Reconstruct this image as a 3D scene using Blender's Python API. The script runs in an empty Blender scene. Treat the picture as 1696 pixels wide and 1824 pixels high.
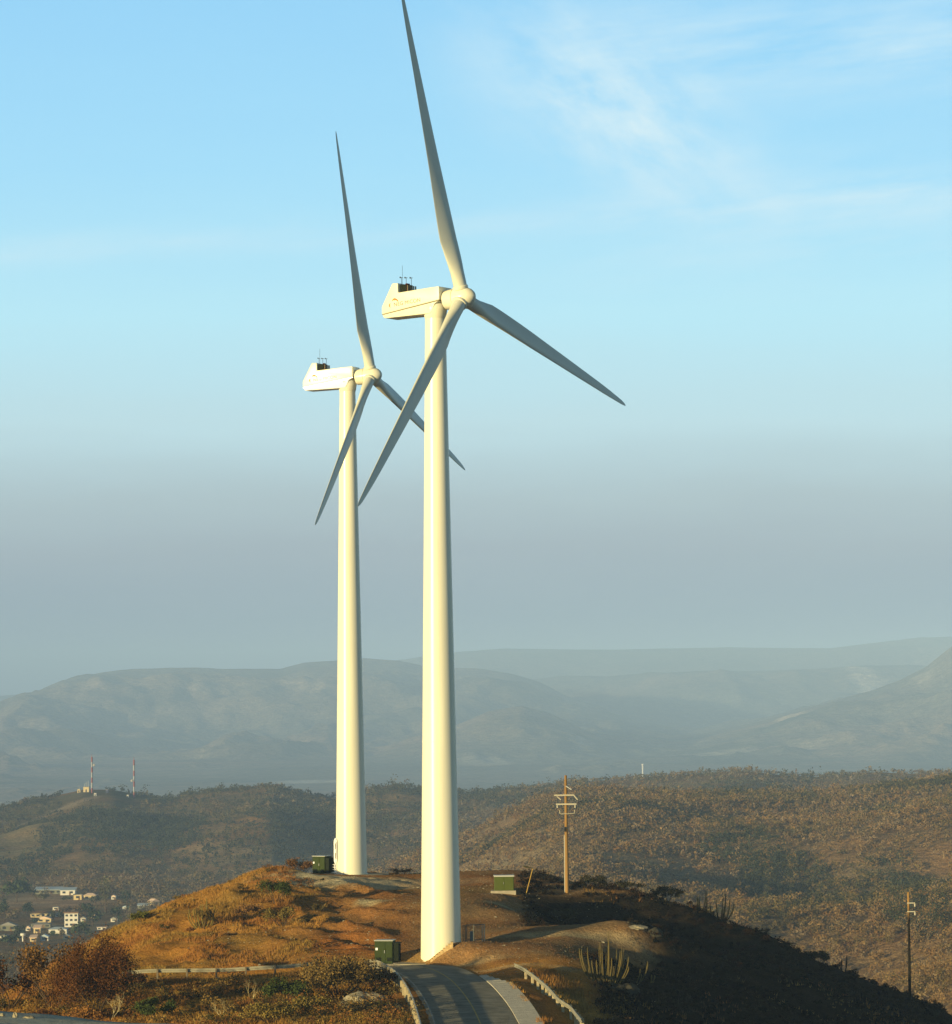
import bpy, math, random
import numpy as np
from mathutils import Vector, Matrix

random.seed(7)
rng = np.random.default_rng(7)
sc = bpy.context.scene
col = sc.collection
R = math.radians

# ------------------------------------------------------------------ camera
FPX, CX, CY, W0, H0 = 6346.0, 848.0, 912.0, 1696.0, 1824.0
PITCH = math.atan((1200 - CY) / FPX)
ROLL = R(0.55)
fw = Vector((0, math.cos(PITCH), math.sin(PITCH)))
r0 = Vector((1, 0, 0)); u0 = Vector((0, -math.sin(PITCH), math.cos(PITCH)))
rt = r0 * math.cos(ROLL) - u0 * math.sin(ROLL)
up = u0 * math.cos(ROLL) + r0 * math.sin(ROLL)
cd = bpy.data.cameras.new('camera'); cam = bpy.data.objects.new('camera', cd); col.objects.link(cam)
cam.matrix_world = Matrix((( rt.x, up.x, -fw.x, 0), (rt.y, up.y, -fw.y, 0), (rt.z, up.z, -fw.z, 0), (0, 0, 0, 1)))
cd.sensor_fit = 'VERTICAL'; cd.sensor_height = 36.0; cd.sensor_width = 36.0 * W0 / H0
cd.lens = FPX * 36.0 / H0
cd.clip_start = 0.5; cd.clip_end = 90000
sc.camera = cam

def ray(px, py):
    d = fw + rt * ((px - CX) / FPX) + up * ((CY - py) / FPX)
    return d / d.y
def at(px, py, Y):
    return ray(px, py) * Y

# ------------------------------------------------------------------ light
SUN_EL, SUN_AZ = R(6.0), R(45)          # sun low, behind the camera on the left
to_sun = Vector((-math.sin(SUN_AZ) * math.cos(SUN_EL), -math.cos(SUN_AZ) * math.cos(SUN_EL), math.sin(SUN_EL)))
sd = bpy.data.lights.new('sun', 'SUN'); so = bpy.data.objects.new('sun', sd); col.objects.link(so)
sd.energy = 5.0; sd.angle = R(0.55); sd.color = (1.0, 0.80, 0.40)
so.rotation_euler = to_sun.to_track_quat('Z', 'Y').to_euler()
sc.view_settings.view_transform = 'Standard'; sc.view_settings.look = 'None'
EXPO = 0.6
sc.view_settings.exposure = EXPO; sc.view_settings.gamma = 1.0

def srgb(r, g, b, k=1.0):
    f = lambda c: (c / 12.92 if c <= 0.04045 else ((c + 0.055) / 1.055) ** 2.4) * k
    return (f(r / 255), f(g / 255), f(b / 255), 1)

class N:                                  # tiny node helper
    def __init__(s, nt): s.nt = nt
    def new(s, t, **kw):
        n = s.nt.nodes.new(t)
        for k, v in kw.items(): setattr(n, k, v)
        return n
    def put(s, sock, v):
        if isinstance(v, bpy.types.NodeSocket): s.nt.links.new(v, sock)
        else: sock.default_value = v
    def math(s, op, a, b=None, c=None, clamp=False):
        n = s.new('ShaderNodeMath', operation=op, use_clamp=clamp)
        s.put(n.inputs[0], a)
        if b is not None: s.put(n.inputs[1], b)
        if c is not None: s.put(n.inputs[2], c)
        return n.outputs[0]
    def ramp(s, fac, stops, interp='LINEAR'):
        n = s.new('ShaderNodeValToRGB'); cr = n.color_ramp; cr.interpolation = interp
        while len(cr.elements) < len(stops): cr.elements.new(0.5)
        for e, (p, c) in zip(cr.elements, stops): e.position = p; e.color = c
        s.put(n.inputs[0], fac); return n.outputs[0]
    def mix(s, fac, a, b, mode='MIX'):
        n = s.new('ShaderNodeMix', data_type='RGBA', blend_type=mode)
        s.put(n.inputs[0], fac); s.put(n.inputs[6], a); s.put(n.inputs[7], b); return n.outputs[2]
    def noise(s, vec, scale, detail=4, rough=0.55, out=0):
        n = s.new('ShaderNodeTexNoise'); n.inputs['Scale'].default_value = scale
        n.inputs['Detail'].default_value = detail; n.inputs['Roughness'].default_value = rough
        if vec is not None: s.nt.links.new(vec, n.inputs['Vector'])
        return n.outputs[out]
    def comb(s, x, y, z):
        n = s.new('ShaderNodeCombineXYZ'); s.put(n.inputs[0], x); s.put(n.inputs[1], y); s.put(n.inputs[2], z); return n.outputs[0]

def make_world():
    w = bpy.data.worlds.new('World'); sc.world = w; w.use_nodes = True
    nt = w.node_tree; nt.nodes.clear(); n = N(nt)
    sky = n.new('ShaderNodeTexSky', sky_type='NISHITA'); sky.sun_disc = False
    sky.sun_elevation = SUN_EL; sky.sun_rotation = R(180) + SUN_AZ
    sky.altitude = 600; sky.dust_density = 2.0
    tc = n.new('ShaderNodeTexCoord'); sep = n.new('ShaderNodeSeparateXYZ'); nt.links.new(tc.outputs['Generated'], sep.inputs[0])
    X, Y, Z = sep.outputs
    hor = n.math('SQRT', n.math('ADD', n.math('MULTIPLY', X, X), n.math('MULTIPLY', Y, Y)))
    el = n.math('DIVIDE', Z, n.math('MAXIMUM', hor, 0.001))          # tangent of elevation
    az = n.math('ARCTAN2', X, Y)
    # low band of smoke haze under an inversion, then clear blue
    wob = n.math('MULTIPLY', n.math('SUBTRACT', n.noise(n.comb(n.math('MULTIPLY', az, 9), n.math('MULTIPLY', el, 60), 0.0), 1.0, 5), 0.5), 0.014)
    t = n.math('MULTIPLY', n.math('ADD', el, wob), 1 / 0.25)
    k = 1 / 2 ** EXPO
    P = lambda y: (1200 - y) / FPX / 0.25
    band = n.ramp(t, [(0.0, srgb(150, 166, 184, k)), (P(1100), srgb(152, 170, 184, k)), (P(980), srgb(168, 183, 192, k)),
                      (P(890), srgb(180, 200, 206, k)), (P(760), srgb(197, 230, 238, k)), (P(560), srgb(190, 240, 255, k)),
                      (P(300), srgb(168, 227, 256, k)), (P(0), srgb(154, 216, 253, k)), (1.0, srgb(115, 190, 240, k))])
    # thin cirrus
    vec = n.comb(n.math('MULTIPLY', az, 14), n.math('MULTIPLY', n.math('ADD', el, n.math('MULTIPLY', az, -0.10)), 75), 0.0)
    n1 = n.noise(vec, 1.0, 7, 0.62)
    vec2 = n.comb(n.math('MULTIPLY', n.math('ADD', az, n.math('MULTIPLY', el, 0.7)), 34), n.math('MULTIPLY', el, 40), 3.7)
    n2 = n.noise(vec2, 1.0, 8, 0.6)
    def gauss(v, c, s):
        d = n.math('DIVIDE', n.math('SUBTRACT', v, c), s)
        return n.math('EXPONENT', n.math('MULTIPLY', n.math('MULTIPLY', d, d), -1.0))
    E = lambda y: (1200 - y) / FPX
    A = lambda x: (x - 848) / FPX
    elt = n.math('ADD', el, n.math('MULTIPLY', az, -0.06))
    m1 = n.math('MULTIPLY', gauss(elt, E(395), 0.0045), 0.42)
    m2 = n.math('MULTIPLY', gauss(el, E(85), 0.014), n.math('MULTIPLY', n.ramp(az_n(n, az), [(0.45, (0, 0, 0, 1)), (0.75, (1, 1, 1, 1))]), 0.75))
    m3 = n.math('MULTIPLY', gauss(n.math('ADD', az, n.math('MULTIPLY', n.math('SUBTRACT', el, E(160)), 0.75)), A(1080), 0.026), n.math('MULTIPLY', gauss(el, E(190), 0.025), 1.15))
    m5 = n.math('MULTIPLY', gauss(el, E(360), 0.012), n.math('MULTIPLY', n.ramp(az_n(n, az), [(0.55, (0, 0, 0, 1)), (0.85, (1, 1, 1, 1))]), 0.5))
    m4 = n.math('MULTIPLY', gauss(el, E(470), 0.010), n.math('MULTIPLY', n.ramp(az_n(n, az), [(0.5, (0, 0, 0, 1)), (0.8, (1, 1, 1, 1))]), 0.35))
    a = n.math('ADD', n.math('ADD', m1, m5), n.math('ADD', m2, m4))
    s1 = n.ramp(n1, [(0.38, (0, 0, 0, 1)), (0.72, (1, 1, 1, 1))])
    s2 = n.ramp(n2, [(0.36, (0, 0, 0, 1)), (0.64, (1, 1, 1, 1))])
    cl = n.math('ADD', n.math('MULTIPLY', a, s1), n.math('MULTIPLY', m3, s2), clamp=True)
    cl = n.math('MULTIPLY', cl, 1.12, clamp=True)
    band = n.mix(cl, band, srgb(216, 243, 253, k))
    # the visible band passes into the physical sky higher up and around
    nis = n.mix(1.0, sky.outputs[0], (0.05, 0.05, 0.05, 1), 'MULTIPLY')
    f = n.ramp(n.math('MULTIPLY', el, 1 / 0.8), [(0.25, (0, 0, 0, 1)), (0.55, (1, 1, 1, 1))])
    low = n.ramp(n.math('ADD', n.math('MULTIPLY', el, 6.0), 0.5), [(0.2, (0, 0, 0, 1)), (0.5, (1, 1, 1, 1))])
    c = n.mix(f, band, nis)
    c = n.mix(low, (0.02, 0.025, 0.03, 1), c)
    bg = n.new('ShaderNodeBackground'); nt.links.new(c, bg.inputs[0]); bg.inputs[1].default_value = 1.0
    out = n.new('ShaderNodeOutputWorld'); nt.links.new(bg.outputs[0], out.inputs[0])
def az_n(n, az):                                        # azimuth across the view as 0..1
    return n.math('MULTIPLY_ADD', az, FPX / 1696, 0.5)
make_world()
cy = sc.cycles
cy.max_bounces = 4; cy.diffuse_bounces = 2; cy.glossy_bounces = 2; cy.volume_bounces = 0; cy.transparent_max_bounces = 6
cy.use_denoising = True
cy.sample_clamp_indirect = 4

# ------------------------------------------------------------------ helpers
def hsh(ix, iy, seed):
    h = (ix.astype(np.int64) * 374761393 + iy.astype(np.int64) * 668265263 + seed * 1442695041) & 0xFFFFFFFF
    h = ((h ^ (h >> 13)) * 1274126177) & 0xFFFFFFFF
    return ((h ^ (h >> 16)) & 0xFFFF) / 65535.0
def vnoise(x, y, seed=0):
    ix, iy = np.floor(x), np.floor(y); fx, fy = x - ix, y - iy
    fx = fx * fx * fx * (fx * (fx * 6 - 15) + 10); fy = fy * fy * fy * (fy * (fy * 6 - 15) + 10)
    ix = ix.astype(np.int64); iy = iy.astype(np.int64)
    a, b = hsh(ix, iy, seed), hsh(ix + 1, iy, seed); c, d = hsh(ix, iy + 1, seed), hsh(ix + 1, iy + 1, seed)
    return (a + (b - a) * fx) * (1 - fy) + (c + (d - c) * fx) * fy
def fbm(x, y, wl, octv=4, seed=0, gain=0.5, ridged=False):
    x = np.asarray(x, float) / wl; y = np.asarray(y, float) / wl; s = 0; amp = 1; tot = 0
    for o in range(octv):
        v = vnoise(x * 1.0 + o * 17.3, y + o * 9.1, seed + o) * 2 - 1
        if ridged: v = 1 - 2 * np.abs(v)
        s = s + v * amp; tot += amp; amp *= gain; x, y = (x * 0.8 - y * 0.6) * 2, (x * 0.6 + y * 0.8) * 2
    return s / tot
def sstep(a, b, x):
    t = np.clip((x - a) / (b - a), 0, 1); return t * t * (3 - 2 * t)

def tag(o, label=None, cat=None, group=None, kind=None):
    if label: o['label'] = label
    if cat: o['category'] = cat
    if group: o['group'] = group
    if kind: o['kind'] = kind
    return o
def np_mesh(name, V, F, mat, parent=None, cols=None, smooth=True, kind=None):
    V = np.asarray(V, np.float32); F = np.asarray(F, np.int32); k = F.shape[1]
    me = bpy.data.meshes.new(name)
    me.vertices.add(len(V)); me.vertices.foreach_set('co', V.ravel())
    me.loops.add(F.size); me.loops.foreach_set('vertex_index', F.ravel())
    me.polygons.add(len(F)); me.polygons.foreach_set('loop_start', np.arange(0, F.size, k, dtype=np.int32))
    me.update(calc_edges=True)
    me.polygons.foreach_set('use_smooth', np.full(len(F), smooth))
    if cols is not None:
        c = np.ones((len(V), 4), np.float32); c[:, :3] = cols
        at_ = me.color_attributes.new('col', 'FLOAT_COLOR', 'POINT'); at_.data.foreach_set('color', c.ravel())
    me.materials.append(mat)
    o = bpy.data.objects.new(name, me); col.objects.link(o)
    if parent: o.parent = parent
    if kind: o['kind'] = kind
    return o
def thing(name, label, cat, loc=(0, 0, 0), rz=0, group=None):
    o = bpy.data.objects.new(name, None); col.objects.link(o); o.empty_display_size = 0.5
    o.location = loc; o.rotation_euler = (0, 0, rz)
    return tag(o, label, cat, group)

class MB:
    def __init__(s): s.v = []; s.f = []; s.c = []
    def add(s, vs, fs, c=None):
        b = len(s.v); s.v += [tuple(v) for v in vs]; s.f += [tuple(i + b for i in f) for f in fs]
        s.c += [c or (1, 1, 1)] * len(vs); return s
    def box(s, x0, x1, y0, y1, z0, z1, bev=0.0, M=None):
        if bev > 0:
            b = bev; vs = []; pts = []
            for z, i in ((z0, b), (z0 + b, 0), (z1 - b, 0), (z1, b)):
                xa, xb, ya, yb = x0 + i, x1 - i, y0 + i, y1 - i
                pts.append([(xa + b, ya, z), (xb - b, ya, z), (xb, ya + b, z), (xb, yb - b, z), (xb - b, yb, z), (xa + b, yb, z), (xa, yb - b, z), (xa, ya + b, z)])
            vs = sum(pts, []); fs = [tuple(range(7, -1, -1)), tuple(range(24, 32))]
            for k in range(3):
                for j in range(8): fs.append((k * 8 + j, k * 8 + (j + 1) % 8, k * 8 + 8 + (j + 1) % 8, k * 8 + 8 + j))
        else:
            vs = [(x, y, z) for z in (z0, z1) for x, y in ((x0, y0), (x1, y0), (x1, y1), (x0, y1))]
            fs = [(3, 2, 1, 0), (4, 5, 6, 7), (0, 1, 5, 4), (1, 2, 6, 5), (2, 3, 7, 6), (3, 0, 4, 7)]
        if M is not None: vs = [M @ Vector(v) for v in vs]
        return s.add(vs, fs)
    def tube(s, pts, rad, n=8, cap=True, c=None):
        pts = [Vector(p) for p in pts]; m = len(pts)
        if not isinstance(rad, (list, tuple)): rad = [rad] * m
        vs = []; ref = None
        for i, p in enumerate(pts):
            t = (pts[min(i + 1, m - 1)] - pts[max(i - 1, 0)]).normalized()
            if ref is None: ref = Vector((1, 0, 0)) if abs(t.x) < 0.9 else Vector((0, 1, 0))
            a = (ref - t * ref.dot(t)).normalized(); b = t.cross(a); ref = a
            vs += [p + (a * math.cos(2 * math.pi * k / n) + b * math.sin(2 * math.pi * k / n)) * rad[i] for k in range(n)]
        fs = [(i * n + k, i * n + (k + 1) % n, (i + 1) * n + (k + 1) % n, (i + 1) * n + k) for i in range(m - 1) for k in range(n)]
        if cap: fs += [tuple(range(n - 1, -1, -1)), tuple((m - 1) * n + k for k in range(n))]
        return s.add(vs, fs, c)
    def prism(s, poly, y0, y1, plane='xz'):         # polygon in xz extruded along y
        n = len(poly)
        vs = [(p[0], y0, p[1]) for p in poly] + [(p[0], y1, p[1]) for p in poly]
        fs = [tuple(range(n)), tuple(range(2 * n - 1, n - 1, -1))] + [(i, i + n, (i + 1) % n + n, (i + 1) % n) for i in range(n)]
        return s.add(vs, fs)
    def loft(s, rings, cap=True):
        n = len(rings[0]); vs = sum([list(r) for r in rings], []); m = len(rings)
        fs = [(i * n + k, i * n + (k + 1) % n, (i + 1) * n + (k + 1) % n, (i + 1) * n + k) for i in range(m - 1) for k in range(n)]
        if cap: fs += [tuple(range(n - 1, -1, -1)), tuple((m - 1) * n + k for k in range(n))]
        return s.add(vs, fs)
    def build(s, name, mat, parent=None, smooth=False, M=None, loc=None, angle=40, bevel=0):
        me = bpy.data.meshes.new(name)
        vs = s.v if M is None else [tuple(M @ Vector(v)) for v in s.v]
        me.from_pydata(vs, [], s.f)
        import bmesh
        bm = bmesh.new(); bm.from_mesh(me); bmesh.ops.recalc_face_normals(bm, faces=bm.faces)
        if bevel: 
            es = [e for e in bm.edges if len(e.link_faces) == 2 and e.calc_face_angle(0) > R(28)]
            bmesh.ops.bevel(bm, geom=es, offset=bevel, segments=3, affect='EDGES', profile=0.6, clamp_overlap=True)
        if smooth:
            for f in bm.faces: f.smooth = True
            for e in bm.edges:
                if len(e.link_faces) == 2 and e.calc_face_angle(0) > R(angle): e.smooth = False
        bm.to_mesh(me); bm.free()
        if mat: me.materials.append(mat)
        o = bpy.data.objects.new(name, me); col.objects.link(o)
        if parent: o.parent = parent
        if loc is not None: o.location = loc
        return o

# ------------------------------------------------------------------ materials
def mat(name, base, rough=0.6, spec=0.3, metal=0.0, var=0.0, vscale=3.0, bump=0.0, bscale=20.0, streak=False, coords='Object', coat=0.0):
    m = bpy.data.materials.new(name); m.use_nodes = True; nt = m.node_tree; n = N(nt)
    p = nt.nodes['Principled BSDF']
    p.inputs['Roughness'].default_value = rough; p.inputs['Specular IOR Level'].default_value = spec; p.inputs['Metallic'].default_value = metal
    if coat: p.inputs['Coat Weight'].default_value = coat; p.inputs['Coat Roughness'].default_value = 0.18
    tc = n.new('ShaderNodeTexCoord'); v = tc.outputs[coords]
    b = (*base, 1)
    if var > 0:
        if streak:
            mp = n.new('ShaderNodeMapping'); mp.inputs['Scale'].default_value = (1, 1, 0.06); nt.links.new(v, mp.inputs[0]); v2 = mp.outputs[0]
        else: v2 = v
        f = n.noise(v2, vscale, 6, 0.6)
        c = n.ramp(f, [(0.25, tuple(x * (1 - var) for x in base) + (1,)), (0.75, tuple(min(1, x * (1 + var)) for x in base) + (1,))])
        nt.links.new(c, p.inputs['Base Color'])
    else: p.inputs['Base Color'].default_value = b
    if bump > 0:
        bn = n.new('ShaderNodeBump'); bn.inputs['Strength'].default_value = bump; bn.inputs['Distance'].default_value = 0.1
        nt.links.new(n.noise(v, bscale, 5), bn.inputs['Height']); nt.links.new(bn.outputs[0], p.inputs['Normal'])
    return m
def mat_attr(name, rough=0.95, spec=0.05, var=0.35, scales=(0.6, 4.0), bump=0.0, bdist=0.3, bscale=2.0, transl=0.0):
    m = bpy.data.materials.new(name); m.use_nodes = True; nt = m.node_tree; n = N(nt)
    p = nt.nodes['Principled BSDF']; p.inputs['Roughness'].default_value = rough; p.inputs['Specular IOR Level'].default_value = spec
    a = n.new('ShaderNodeAttribute', attribute_name='col')
    c = a.outputs['Color']
    tc = n.new('ShaderNodeTexCoord'); v = tc.outputs['Object']
    if var > 0:
        f = n.math('ADD', n.math('MULTIPLY', n.noise(v, scales[0], 6, 0.65), 0.5), n.math('MULTIPLY', n.noise(v, scales[1], 5, 0.7), 0.5))
        g = n.ramp(f, [(0.3, (1 - var,) * 3 + (1,)), (0.7, (1 + var,) * 3 + (1,))])
        g = n.mix(1.0, c, g, 'MULTIPLY')
        k3 = n.ramp(n.noise(v, scales[1] * 3.1, 3, 0.7), [(0.35, (1 - var * .6,) * 3 + (1,)), (0.65, (1 + var * .6,) * 3 + (1,))])
        g = n.mix(1.0, g, k3, 'MULTIPLY')
        # small hue drift
        h = n.ramp(n.noise(v, scales[0] * 0.37, 4), [(0.35, (1.10, 0.97, 0.85, 1)), (0.65, (0.92, 1.03, 1.10, 1))])
        c = n.mix(1.0, g, h, 'MULTIPLY')
    nt.links.new(c, p.inputs['Base Color'])
    if bump > 0:
        bn = n.new('ShaderNodeBump'); bn.inputs['Strength'].default_value = bump; bn.inputs['Distance'].default_value = bdist
        nt.links.new(n.noise(v, bscale, 7, 0.65), bn.inputs['Height']); nt.links.new(bn.outputs[0], p.inputs['Normal'])
    return m

M_paint = mat('cream_paint', (0.75, 0.72, 0.54), 0.30, 0.4, var=0.08, vscale=1.3, streak=True)
M_white = mat('glare_white', (0.88, 0.88, 0.86), 0.22, 0.5)
M_blade = mat('blade_gelcoat', (0.62, 0.62, 0.50), 0.38, 0.4, var=0.04, vscale=0.5)
M_dark = mat('dark_rubber', (0.03, 0.03, 0.03), 0.7)
M_seam = mat('seam_brown', (0.22, 0.19, 0.10), 0.7)  # brown tone for seams, bearing and door vents
M_red = mat('dark_red_panel', (0.07, 0.014, 0.010), 0.7, 0.1)
M_grey = mat('grey_metal', (0.30, 0.31, 0.30), 0.5, 0.5, metal=0.3)
M_tan = mat('faded_tan_lettering', (0.17, 0.145, 0.07), 0.6)
M_orange = mat('orange_emblem', (0.60, 0.22, 0.05), 0.6)
M_green = mat('green_enamel', (0.030, 0.044, 0.009), 0.7, 0.12, var=0.12, vscale=1.5)
M_greenl = mat('olive_enamel', (0.070, 0.088, 0.014), 0.7, 0.12, var=0.1, vscale=1.5)
M_greend = mat('dark_green_fins', (0.012, 0.016, 0.007), 0.8, 0.1)
M_palelid = mat('pale_lid', (0.44, 0.44, 0.38), 0.5)
M_conc = mat('concrete', (0.60, 0.55, 0.43), 1.0, 0.0, var=0.22, vscale=2.0, bump=0.3)
M_pad = mat('pad_concrete', (0.33, 0.29, 0.21), 1.0, 0.0, var=0.25, vscale=2.0, bump=0.3)
M_zinc = mat('weathered_zinc', (0.30, 0.275, 0.19), 0.5, 0.4, metal=0.15, var=0.22, vscale=1.2)
M_post = mat('timber_post', (0.36, 0.30, 0.18), 0.8, 0.15, var=0.3, vscale=3)
M_pole = mat('pole_timber', (0.27, 0.155, 0.05), 0.8, 0.1, var=0.3, vscale=2.0, streak=True)
M_pole2 = mat('shade_painted_timber', (0.30, 0.17, 0.05), 0.85, 0.1)
M_conduit = mat('pale_conduit', (0.36, 0.34, 0.28), .7)
M_yellow = mat('yellow_pipe', (0.40, 0.24, 0.035), 0.6)
M_arm = mat('pale_crossarm', (0.45, 0.41, 0.31), 0.6)
M_step = mat('stone_step', (0.50, 0.36, 0.17), 0.9, 0.1, var=0.35, vscale=4, bump=0.4)
M_rock = mat('pale_limestone', (0.27, 0.235, 0.16), 0.9, 0.1, var=0.35, vscale=2.5, bump=0.6, bscale=6)
M_rockd = mat('grey_boulder', (0.045, 0.042, 0.03), 0.95, 0.1, var=0.35, vscale=2.5, bump=0.6, bscale=6)  # grey lowered near black, putting shade into the colour
M_cactus = mat('cactus_skin', (0.105, 0.080, 0.024), 0.8, 0.15, var=0.3, vscale=3)
M_bark = mat('bark', (0.075, 0.050, 0.028), 0.9, 0.1, var=0.3, vscale=6)
M_barkp = mat('pale_bark', (0.52, 0.42, 0.22), 0.9, 0.1, var=0.25, vscale=6)
M_leaf = mat_attr('foliage', 0.9, 0.08, var=0.0)
M_grass = mat_attr('dry_grass_blades', 0.9, 0.08, var=0.0)
M_near = mat_attr('hill_soil', 1.0, 0.0, var=0.55, scales=(0.35, 4.2), bump=1.0, bdist=0.20, bscale=2.6)
M_mid = mat_attr('scrub_soil', 1.0, 0.0, var=0.6, scales=(0.05, 0.40), bump=1.0, bdist=1.6, bscale=0.35)
M_far = mat_attr('mountain_soil', 1.0, 0.0, var=0.55, scales=(0.0020, 0.018), bump=0.8, bdist=30.0, bscale=0.012)
M_asph = mat('asphalt', (0.27, 0.25, 0.19), 1.0, 0.0, var=0.35, vscale=0.9, bump=0.3, bscale=9)
M_lot = mat('smooth_asphalt', (0.26, 0.30, 0.33), 0.8, 0.2, var=0.1, vscale=1)
M_line_w = mat('white_road_paint', (0.34, 0.33, 0.27), 0.8, 0.1, var=0.35, vscale=2)
M_line_y = mat('yellow_road_paint', (0.50, 0.36, 0.10), 0.8, 0.1, var=0.35, vscale=2)
M_wire = mat('wire', (0.35, 0.35, 0.32), 0.6, 0.3)
M_gmesh = mat('gate_metal', (0.10, 0.10, 0.08), 0.7, 0.3)
M_win = mat('window_dark', (0.03, 0.035, 0.04), 0.2, 0.5)

# ------------------------------------------------------------------ near hill heightfield
P = [(850,1830,248),(800,1790,262),(770,1740,284),(745,1717,297),(700,1716,298),(650,1716,299),(560,1728,297),(400,1738,297),(250,1750,296),(400,1742,290),(520,1736,290),(290,1748,289),
     (690,1775,271),(600,1780,270),(450,1800,262),(300,1815,258),(200,1803,268),(100,1793,274),(0,1783,280),(620,1745,285),(480,1755,283),(330,1765,282),
     (270,1624,350),(340,1602,360),(400,1582,370),(460,1558,376),(520,1557,378),(626,1558,378),(740,1557,384),(820,1554,386),(900,1554,384),(980,1557,380),
     (400,1685,318),(500,1645,334),(600,1602,350),(640,1572,366),(550,1695,311),(650,1655,321),(700,1612,340),(720,1672,314),(300,1690,320),
     (768,1712,297.6),(787,1696,297.9),(805,1680,298.2),(822,1678,299),(835,1692,296.5),(812,1706,296),(850,1681,303),(950,1669,306),(1080,1661,308),(1130,1652,309),
     (860,1702,295),(900,1705,294),(1000,1698,295),(1040,1713,291),(950,1722,288),(920,1735,284),(965,1776,267),(1025,1831,249),
     (860,1602,342),(880,1592,349),(845,1640,322),(895,1640,322),(930,1662,307),(1010,1592,352),(940,1593,350),(1060,1598,350),(1100,1606,349),
     (1180,1632,345),(1300,1683,335),(1500,1748,325),(1696,1827,320),(1000,1672,304),(898,1588,350),
     (680,1590,356),(720,1575,366)]
Q = [(9,332,-25.8),(14,335,-26.4),(12,322,-25.4),(6.5,331,-24.4),(4,326,-22.0),(3.7,338,-21.3),(8,343,-24.6),(13,344,-24.6),(18,325,-25.8),(16,306,-25.4),(20,300,-27.3),(30,290,-30.5),(30,310,-28.6),
     (14,290,-26.6),(12,275,-26.8),(11,258,-26.8),(25,260,-32),(45,280,-37),(45,305,-34.5),
     (-13,410,-26),(5,410,-26),(-30,405,-29),(20,385,-29),(40,365,-37),(-45,360,-33),(0,460,-50),(-60,420,-50),(60,420,-58),(70,340,-50),(-80,300,-46),
     (0,225,-27),(-20,225,-29.5),(20,225,-36),(-40,230,-33),(0,170,-45),(-60,170,-55),(60,170,-60),(-45,300,-29.5),(-60,280,-36),(-38,330,-27),(-34,340,-24.9),
     (-5,396,-22.6),(10,394,-24),(80,250,-60),(-90,240,-55)]
ctl = np.array([tuple(at(*p)) for p in P] + Q, float)
SC = 50.0
cxy = ctl[:, :2] / SC
def tps(r2): return 0.5 * r2 * np.log(np.maximum(r2, 1e-12))
d2 = ((cxy[:, None] - cxy[None]) ** 2).sum(-1)
nC = len(ctl); Aм = np.zeros((nC + 3, nC + 3)); Aм[:nC, :nC] = tps(d2) + np.eye(nC) * 2e-4
Aм[:nC, nC] = 1; Aм[:nC, nC + 1:] = cxy; Aм[nC, :nC] = 1; Aм[nC + 1:, :nC] = cxy.T
wts = np.linalg.solve(Aм, np.concatenate([ctl[:, 2], np.zeros(3)]))
def tps_eval(x, y):
    sh = np.shape(x); q = np.stack([np.ravel(x), np.ravel(y)], 1) / SC; out = np.zeros(len(q))
    for i in range(0, len(q), 20000):
        a = q[i:i + 20000]
        r2 = ((a[:, None] - cxy[None]) ** 2).sum(-1)
        out[i:i + 20000] = tps(r2) @ wts[:nC] + wts[nC] + a @ wts[nC + 1:]
    return out.reshape(sh)

# road centreline in plan
RC = [(0.2, 236, -24.6)] + [tuple(at(px, py, Y)) for px, py, Y in
      ((849,1830,248),(829,1788,263),(801,1752,278),(772,1732,288),(738,1722,293),(680,1724,295.5),(600,1732,296.5),(400,1750,296),(200,1772,293),(40,1795,286))]
RC += [(-48, 276, -29.5)]
def resample(pts, step):
    pts = np.array(pts, float); n = len(pts); out = []
    for i in range(n - 1):
        p0, p1, p2, p3 = pts[max(i - 1, 0)], pts[i], pts[i + 1], pts[min(i + 2, n - 1)]
        for t in np.linspace(0, 1, 24, endpoint=False):
            out.append(0.5 * ((2 * p1) + (-p0 + p2) * t + (2 * p0 - 5 * p1 + 4 * p2 - p3) * t * t + (-p0 + 3 * p1 - 3 * p2 + p3) * t ** 3))
    out.append(pts[-1]); out = np.array(out)
    L = np.concatenate([[0], np.cumsum(np.linalg.norm(np.diff(out[:, :2], axis=0), axis=1))])
    s = np.arange(0, L[-1], step)
    return np.stack([np.interp(s, L, out[:, k]) for k in range(3)], 1)
road = resample(RC, 0.8)
for _ in range(6): road[1:-1, 2] = (road[:-2, 2] + 2 * road[1:-1, 2] + road[2:, 2]) / 4
tan_ = np.gradient(road[:, :2], axis=0); tan_ /= np.linalg.norm(tan_, axis=1)[:, None]
nrm = np.stack([tan_[:, 1], -tan_[:, 0]], 1)       # to the right of travel
def road_dist(x, y):
    x = np.ravel(x); y = np.ravel(y); d = np.full(len(x), 1e9); z = np.zeros(len(x)); sg = np.zeros(len(x))
    for i in range(0, len(x), 20000):
        dx = x[i:i + 20000, None] - road[None, :, 0]; dy = y[i:i + 20000, None] - road[None, :, 1]
        dd = dx * dx + dy * dy; k = dd.argmin(1); j = np.arange(len(k))
        d[i:i + 20000] = np.sqrt(dd[j, k]); z[i:i + 20000] = road[k, 2]
        sg[i:i + 20000] = dx[j, k] * nrm[k, 0] + dy[j, k] * nrm[k, 1]
    return d, z, sg

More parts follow.
